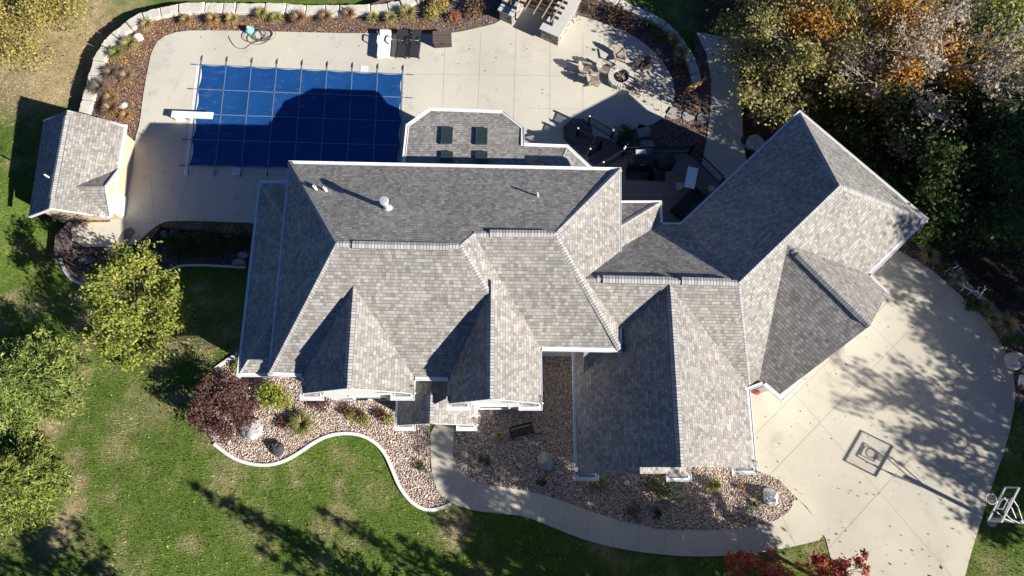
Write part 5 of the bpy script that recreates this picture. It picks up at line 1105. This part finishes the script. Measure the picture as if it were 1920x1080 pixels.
for k, (x, y, w) in enumerate(((1745, 255, 'dark tree above the roof corner'), (1800, 335, 'tall dark tree in the wood'), (1885, 300, 'dark tree at the right edge'), (1880, 420, 'olive tree above the fence'), (1785, 430, 'low dark tree beside the roof'))):
    shade('oak_tree', SH+w, x, y, 12, 0, 4.6, 8500, 250+k, n=(13, 8, 3), trunk_r=.3, sig=.1, base=.45, tz=.5, size=.28)
shade('oak_tree', SH+'grass behind the hoop', 1912, 945, 7, 0, 2.4, 4200, 260, n=(10, 7, 3), trunk_r=.2, sig=.1, base=.4)
for k, (x, y, h, R, w) in enumerate(((335, 895, 9.5, 1.9, 'left bottom lawn, farthest tip'), (405, 925, 9.0, 1.7, 'left bottom lawn, second tip'), (575, 942, 9.5, 2.1, 'middle bottom lawn'), (725, 995, 8.5, 1.8, 'bottom lawn under the gravel curve'), (455, 1010, 9.5, 1.8, 'bottom lawn near the frame edge'), (870, 1015, 7.5, 1.8, 'bottom lawn below the walk bend'))):
    shade('spruce_tree', 'spruce outside the picture, its shadow lying on the '+w, x, y, h, h, R, 0, 220+k, True)
for k, (x, y, zc, h, sp, nl, w) in enumerate(((1000, 955, 9, 12, 3.3, 8500, 'walk bend'), (1140, 990, 8.5, 11.5, 2.8, 8500, 'middle of the front walk'), (900, 855, 10, 13, 2.6, 3600, 'gravel by the entry'), (1110, 905, 9.5, 12.5, 3.0, 5200, 'gravel before the garage'), (1225, 1062, 6, 9, 2.3, 5200, 'grass strip below the walk'), (960, 1040, 7, 10, 2.6, 6000, 'grass left of the walk'))):
    shade('oak_tree', SH+w, x, y, zc, h, sp, nl, 230+k, n=(12, 7, 3), trunk_r=.2, sig=.09, base=.4)
shade('oak_tree', SH+'bottom left corner', 40, 1065, 8, 11, 2.6, 4200, 211, n=(11, 7, 3), trunk_r=.18, sig=.1, base=.4)
# ------------------------------------------------------------------ shrubs, grasses and plants of the beds
shrub('yellow-green mound shrub on gravel below the house corner', G(518, 745), .78, .9, 1700, .13, YEL+[(.12,.16,.03)], 301)
shrub('small dark red barberry under the left gable return', G(600, 757), .5, .45, 500, .1, PURP, 302)
tuft('green arching grass clump in the middle of the pale gravel', G(570, 796), .95, .75, 420, YGR+DKG[1:], 303, wdt=.028)
for k, (x, y, lb) in enumerate(((662,781,'leftmost small lime tuft on the gravel before the porch'),(686,790,'middle small lime tuft on the gravel before the porch'),(728,787,'small green tuft touching the porch corner'))): shrub(lb, G(x, y), .32, .3, 240, .1, YGR+YEL[1:3], 310+k, 'perennial', 'plant', 'lime tufts before the porch', 7)
for k, (x, y, lb) in enumerate(((648,770,'dark purple plant left of the lime tufts'),(674,777,'dark purple plant between two lime tufts'),(714,779,'dark purple plant nearest the porch'),(530,792,'dark purple plant left of the green arching grass'))): shrub(lb, G(x, y), .34, .25, 300, .1, PURP, 320+k, 'perennial', 'plant', 'dark purple plants in the gravel', 7)
shrub('small yellow shrub at the corner of the low side roof', G(452, 689), .38, .4, 320, .1, YEL, 326, 'perennial', 'plant'); shrub('tiny red-yellow plant beside the grey boulder', G(431, 804), .22, .2, 150, .09, RED[2:]+YEL[:2], 327, 'perennial', 'plant', None, 6)
tuft('small golden grass tuft left of the black bench', G(936, 818), .35, .4, 110, GOLD, 328)
shrub('green-gold shrub below the garage corner return', G(1119, 903), .42, .5, 520, .1, YGR+GOLD[:1]+DKG, 329); shrub('blue-green rounded shrub, left one of the pair under the garage gable', G(1228, 912), .62, .6, 1200, .085, [(.12,.16,.07),(.16,.19,.09),(.2,.2,.08)], 330, group=None); shrub('blue-green rounded shrub, right one of the pair under the garage gable', G(1257, 917), .6, .62, 1200, .085, [(.15,.21,.12),(.19,.25,.15),(.12,.17,.09)], 331)
tuft('lime green grass tuft right of the blue-green shrubs', G(1337, 910), .52, .5, 240, YGR+SPR[1:2], 332, wdt=.03); tuft('small orange-brown tuft below the garage right return', G(1388, 915), .25, .4, 90, RUST+GOLD[:1], 333); tuft('small dark green spiky plant left of the jagged white boulder', G(1411, 945), .32, .28, 60, DKG+SPR[:1], 334, wdt=.035)
tuft('small brown tuft near the walk at the gravel tip', G(1392, 971), .26, .38, 80, RUST+TWIG, 335); tuft('dark green spiky plant in the shaded gravel by the walk', G(1232, 963), .42, .35, 90, DKG, 336, wdt=.035); shrub('dark brown low plant in the shaded gravel by the walk', G(1188, 957), .45, .3, 300, .09, TWIG+RUST[:1], 337, 'perennial', 'plant'); shrub('dark seedling in shaded gravel left of the pointed boulder', G(1015, 904), .25, .3, 160, .09, DKG, 338, 'perennial', 'plant', None, 6); shrub('dark green plant in shaded gravel beside the walk bend', G(910, 863), .32, .3, 220, .09, DKG+TWIG[:1], 339, 'perennial', 'plant', None, 6)
shrub('low green plant on gravel beside the walk, opposite the bend', G(787, 872), .3, .25, 180, .09, DKG, 340, 'perennial', 'plant', None, 6)
GR = [(278,50,.55,.7,STRAW,'straw grass clump inside the wall curve'),(247,88,.75,.9,YGR+STRAW,'tall green-gold grass clump right of the wall curve'),(222,104,.65,.8,YGR+DKG[2:],'green grass clump against the wall blocks'),(212,140,.7,.8,TWIG,'grey twiggy grass clump beside the wall'),(240,145,.6,.6,TWIG+STRAW,'grey-straw grass clump near the terrace corner'),(190,168,.75,.9,TWIG,'wiry grey grass clump leaning over the wall'),(212,188,.6,.7,RUST+STRAW,'brown grass clump left of the flat pale rock'),(213,207,.75,.9,TWIG+RUST,'dark brown grass clump above the pool house'),(238,218,.5,.5,STRAW+RUST,'straw clump by the pool house roof corner'),
 (352,42,.6,.7,RUST+STRAW,'rust clump nearest the wall curve along the top bed'),(402,40,.6,.75,RUST+STRAW,'rust clump second from the wall curve along the top bed'),(438,40,.6,.75,STRAW+GOLD[:1],'straw clump left of the turquoise float'),(493,30,.6,.8,YGR,'lime grass clump above the hose coil'),(520,37,.55,.7,YGR+GOLD[:2],'golden-green clump right of the hose coil'),(562,38,.75,.8,RUST+TWIG,'big rusty clump in the middle of the top bed'),(612,35,.65,.7,RUST+TWIG,'rusty twiggy clump right of the big one'),(655,30,.65,.7,TWIG+RUST,'grey-brown clump above the skimmer lid'),(700,37,.5,.8,YGR+GOLD[:1],'narrow lime clump above the white lounger'),(733,38,.6,.8,YGR+STRAW,'straw-lime clump above the black loungers'),(766,30,.8,1.0,YGR+STRAW[:2],'largest lime grass clump above the black loungers'),
 (1262,80,.6,.8,YGR+RUST[:1],'shaded grass clump behind the fire pit bed'),(1276,102,.65,.8,YGR+STRAW,'shaded straw-green clump by the right wall'),(1215,52,.5,.6,DKG+YGR[2:3],'dim green clump right of the pergola bed'),(1290,165,.45,.4,RUST,'small rust clump at the feet of the deer'),
 (1737,481,.75,.9,STRAW,'straw fountain grass nearest the roof along the fence bed'),(1790,524,.7,.7,[(.20,.25,.17),(.26,.30,.2),(.15,.2,.12)],'blue-green grass tuft between the white ornaments'),(1846,578,.55,.7,STRAW+YGR,'straw-green clump right of the white ornaments'),(1858,600,.6,.8,STRAW,'straw clump left of the largest in the fence bed'),(1880,610,.85,1.0,STRAW,'largest straw grass in the fence bed'),(1417,222,.75,.9,TWIG+STRAW,'shaded fountain grass beside the path'),(1452,240,.7,.9,STRAW+RUST,'shaded fountain grass under the turned roof edge')]
for k, (x, y, R, h, cols, lb) in enumerate(GR):
    z = ZD-.07 if x < 1500 else .03; p = P(x, y, z+.25*h); p.z = z; R = R*(1.25 if k < 9 else 1.1); tuft(lb, p, R, h, int(300*R/.6), cols, 400+k, wdt=.02, group='grass clumps of the beds')
SB = [(811,28,.55,.7,GOLD,900,'golden shrub above the storage box'),(826,8,.75,.9,GOLD+RUST[1:2],1100,'amber shrub at the top edge above the golden one'),(853,34,.42,.4,RED[1:3]+RUST,400,'small red-leaved shrub right of the golden one'),(893,18,.7,.8,RUST+TWIG,700,'brown twiggy shrub left of the pergola'),(1100,12,.8,.7,PURP+TWIG,900,'purple-brown shrub right of the pergola'),(1150,30,.7,.6,PURP+DKG,800,'dark purple shrub in the shaded bed'),(1180,44,.6,.6,PURP+TWIG,600,'dim purple shrub next to the shaded grass'),(1236,66,.55,.6,DKG+OLIVE[:1],600,'dark green shrub by the right wall'),(1272,128,.5,.5,PURP+RUST[:1],500,'purple-rust shrub below the shaded straw clump'),(1173,252,.55,.9,DKG+OLIVE[2:3],800,'dark shrub at the foot of the deck stairs'),(1895,636,.6,.5,DKG+SPR[:1],700,'dark green low shrub at the end of the fence bed'),(1770,500,.5,.4,DKG+YGR[2:3],400,'low green shrub left of the white ornaments'),(1820,572,.45,.35,DKG,380,'low green shrub below the white ornaments')]
for k, (x, y, R, h, cols, n, lb) in enumerate(SB):
    z = ZD-.07 if x < 1500 else .03; p = P(x, y, z+.4*h); p.z = z; shrub(lb, p, R, h, n, .11, cols, 450+k)
JN = [(243,476,.85,.7,[(.10,.15,.03),(.13,.19,.04),(.08,.12,.03)],'sunlit green juniper above the yellow tree'),(272,468,.6,.7,[(.11,.14,.08),(.15,.18,.10)],'grey-green juniper right of the sunlit one'),(345,460,1.0,.7,DKG,'dark juniper below the shaded stone row, left'),(398,458,1.1,.8,DKG,'dark juniper below the shaded stone row, right'),(462,455,.7,.9,DKG,'dark juniper against the low side roof'),(192,505,.75,.35,OLIVE+TWIG,'dim brownish ground juniper inside the curved grey edging')]
for k, (x, y, R, h, cols, lb) in enumerate(JN): shrub(lb, G(x, y, .05), R, h, int(1500*R), .12, cols, 480+k, 'juniper', 'shrub', None, 20)

# ------------------------------------------------------------------ ground scatter nobody could count
def in_any(pls, x, y):
    k = np.zeros(x.shape, bool)
    for q in pls: k |= inside(q, x, y)
    return k
def xyz(pl): return [(p[0], p[1]) for p in pl]
r = np.random.default_rng(500)
HB = [(-14.6, 4.2), (-14.6, 15.6), (-6.3, 15.6), (-6.3, 20), (.4, 20), (4.2, 16.4), (4.2, 15.4), (5.2, 15.4), (5.2, 14), (9, 13), (16, 19.6), (22.4, 13), (19, 10), (19.6, 9), (13.4, 3.3), (11.8, 4), (11.8, 0), (2.9, 0), (2.9, 5.5), (1.2, 5.5), (1.2, 3), (-2, 3.2), (-2, 2.2), (-6.2, 2.2), (-6.2, 3.6), (-10.5, 3.6), (-10.5, 4.3)]
hard = [xyz(deck_p), xyz(walk_p), xyz(drive_p), xyz(gw_p), xyz(ge_p), xyz(mulch_p), xyz(path_p), xyz(dbed_p), xyz(c0), HB]
n = 230000; x = r.uniform(-36, 33, n); y = r.uniform(-9, 31, n); k = ~in_any(hard, x, y) & (woods_mask(x, y) < .3); x, y = x[k], y[k]; n = len(x); z = hgt(x, y)
az = r.random(n)*6.283; az = .6*az+.4*(vnoise(x, y, .7, 77)*12); L = r.uniform(.07, .19, n); d = np.stack([np.cos(az), np.sin(az)], 1); wd = .019
bb = np.stack([x, y, z], 1); sd = np.stack([-d[:, 1], d[:, 0], 0*x], 1)*wd; tp = bb+np.stack([d[:, 0]*L*.8, d[:, 1]*L*.8, L*.75], 1)
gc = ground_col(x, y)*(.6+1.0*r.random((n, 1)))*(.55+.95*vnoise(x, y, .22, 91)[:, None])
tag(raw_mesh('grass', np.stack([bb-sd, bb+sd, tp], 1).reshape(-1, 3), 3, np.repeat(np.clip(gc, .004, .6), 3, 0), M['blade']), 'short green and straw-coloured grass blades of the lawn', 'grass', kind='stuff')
# river pebbles
ico = np.array([(1,0,0),(-1,0,0),(0,1,0),(0,-1,0),(0,0,1),(0,0,-1)], float); it = np.array([(0,2,4),(2,1,4),(1,3,4),(3,0,4),(2,0,5),(1,2,5),(3,1,5),(0,3,5)])
n = 150000; x = r.uniform(-18, 17, n); y = r.uniform(-5, 8, n); k = (inside(xyz(gw_p), x, y) | inside(xyz(ge_p), x, y)) & ~inside(xyz(walk_p), x, y); x, y = x[k][:52000], y[k][:52000]; n = len(x)
s = r.gamma(6, .0042, (n, 1, 1))+.01; v = ico[None]*s*(.7+.6*r.random((n, 6, 1)))*np.array([1, 1, .7]); a = r.random(n)*6.283; ca, sa = np.cos(a)[:, None], np.sin(a)[:, None]
v = np.stack([v[..., 0]*ca-v[..., 1]*sa, v[..., 0]*sa+v[..., 1]*ca, v[..., 2]], -1)+np.stack([x, y, np.full(n, .035)+.02*r.random(n)], 1)[:, None, :]
pc3 = pal(r, n, [(.60,.50,.41),(.70,.62,.55),(.46,.33,.25),(.56,.39,.30),(.38,.32,.30),(.76,.71,.65),(.60,.43,.27),(.27,.20,.18),(.66,.53,.46)], .15)
tag(raw_mesh('river_pebbles', v.reshape(-1, 3), 3, np.repeat(pc3, 6, 0), M['pebble'], None, False, (it[None]+6*np.arange(n)[:, None, None]).reshape(-1, 3)), 'mixed tan, white and brown river pebbles of the front beds', 'gravel', kind='stuff')
def scatter(name, label, pts, zf, size, cols, seed, upb=.8):
    q = np.random.default_rng(seed); x, y = pts; c = np.stack([x, y, zf+.02+.02*q.random(len(x))], 1); v = leaf_quads(q, c, size, upb, .7); tag(raw_mesh(name, v, 4, np.repeat(pal(q, len(x), cols), 4, 0), M['litter']), label, 'fallen leaves', kind='stuff')
LF = [(.42,.20,.07),(.48,.28,.12),(.34,.15,.06),(.52,.36,.19),(.26,.12,.06)]
n = 150000; x = r.uniform(-28, 14, n); y = r.uniform(14, 30, n); ed = np.zeros(n); k = inside(xyz(mulch_p), x, y) & ~inside(xyz(deck_p), x, y)
dens = np.clip(.25+1.1*fbm(x, y, 2.2, 61)-.25, 0, 1)*np.where(x < -17, 1.5, np.where(x < -6, .7, .3)); k &= r.random(n) < dens; x, y = x[k], y[k]
scatter('fallen_leaves', 'orange-brown fallen leaves thick on the pool mulch bed', (x, y), ZD-.07, .085, LF, 501)
n = 9000; x = r.uniform(-28, 14, n); y = r.uniform(14, 30, n); k = inside(xyz(mulch_p), x, y) & ~inside(xyz(deck_p), x, y); scatter('bark_chips', 'pale and dark bark chips of the pool mulch bed', (x[k], y[k]), ZD-.07, .11, [(.17,.13,.115),(.09,.065,.06),(.24,.19,.16),(.05,.035,.035)], 502)
n = 1500; x = r.uniform(-34, 33, n); y = r.uniform(-8, 26, n); k = ~in_any(hard, x, y) & (woods_mask(x, y) < .3) & (r.random(n) < .25+.75*(y < 3)); x, y = x[k], y[k]; scatter('fallen_leaves', 'small pale yellow leaves sprinkled on the lawn', (x, y), hgt(x, y)+.03, .085, [(.5,.4,.15),(.45,.38,.22),(.35,.2,.08)], 503)
n = 2600; x = r.uniform(-18, 17, n); y = r.uniform(-5, 8, n); k = (inside(xyz(ge_p), x, y) | (inside(xyz(gw_p), x, y) & (r.random(n) < .3))) & ~inside(xyz(walk_p), x, y); scatter('fallen_leaves', 'scattered brown leaves caught among the river pebbles', (x[k], y[k]), .06, .10, [(.25,.13,.06),(.35,.2,.09),(.16,.09,.05),(.42,.29,.15)], 508)
n = 900; x = r.uniform(9, 28, n); y = r.uniform(-6, 12, n); k = inside(xyz(drive_p), x, y) & ~inside(HB, x, y) & (r.random(n) < .35); scatter('fallen_leaves', 'few dark curled leaves on the driveway', (x[k], y[k]), .04, .09, [(.16,.11,.07),(.10,.07,.05),(.3,.2,.1),(.3,.06,.05)], 504)
n = 260; x = r.uniform(-26, 12, n); y = r.uniform(14, 29, n); k = inside(xyz(deck_p), x, y) & ~inside(HB, x, y); scatter('fallen_leaves', 'few dark leaves blown over the pool terrace', (x[k], y[k]), ZD, .08, [(.12,.09,.06),(.2,.13,.07)], 505)
n = 22000; x = r.uniform(9, 48, n); y = r.uniform(2, 42, n); k = (woods_mask(x, y) > .6) & ~in_any([xyz(path_p), xyz(mulch_p)], x, y); x, y = x[k], y[k]; scatter('fallen_leaves', 'brown leaf litter on the shaded floor of the wood', (x, y), hgt(x, y), .16, [(.14,.09,.05),(.2,.13,.07),(.08,.06,.04),(.06,.08,.03),(.26,.19,.1)], 506)
n = 9000; x = r.uniform(19, 30, n); y = r.uniform(3, 14, n); k = inside(xyz(dbed_p), x, y); scatter('bark_chips', 'dark chips and leaves on the fence-side planting bed', (x[k][:1500], y[k][:1500]), .03, .1, [(.1,.075,.065),(.18,.12,.09),(.3,.24,.2),(.05,.04,.04)], 507)
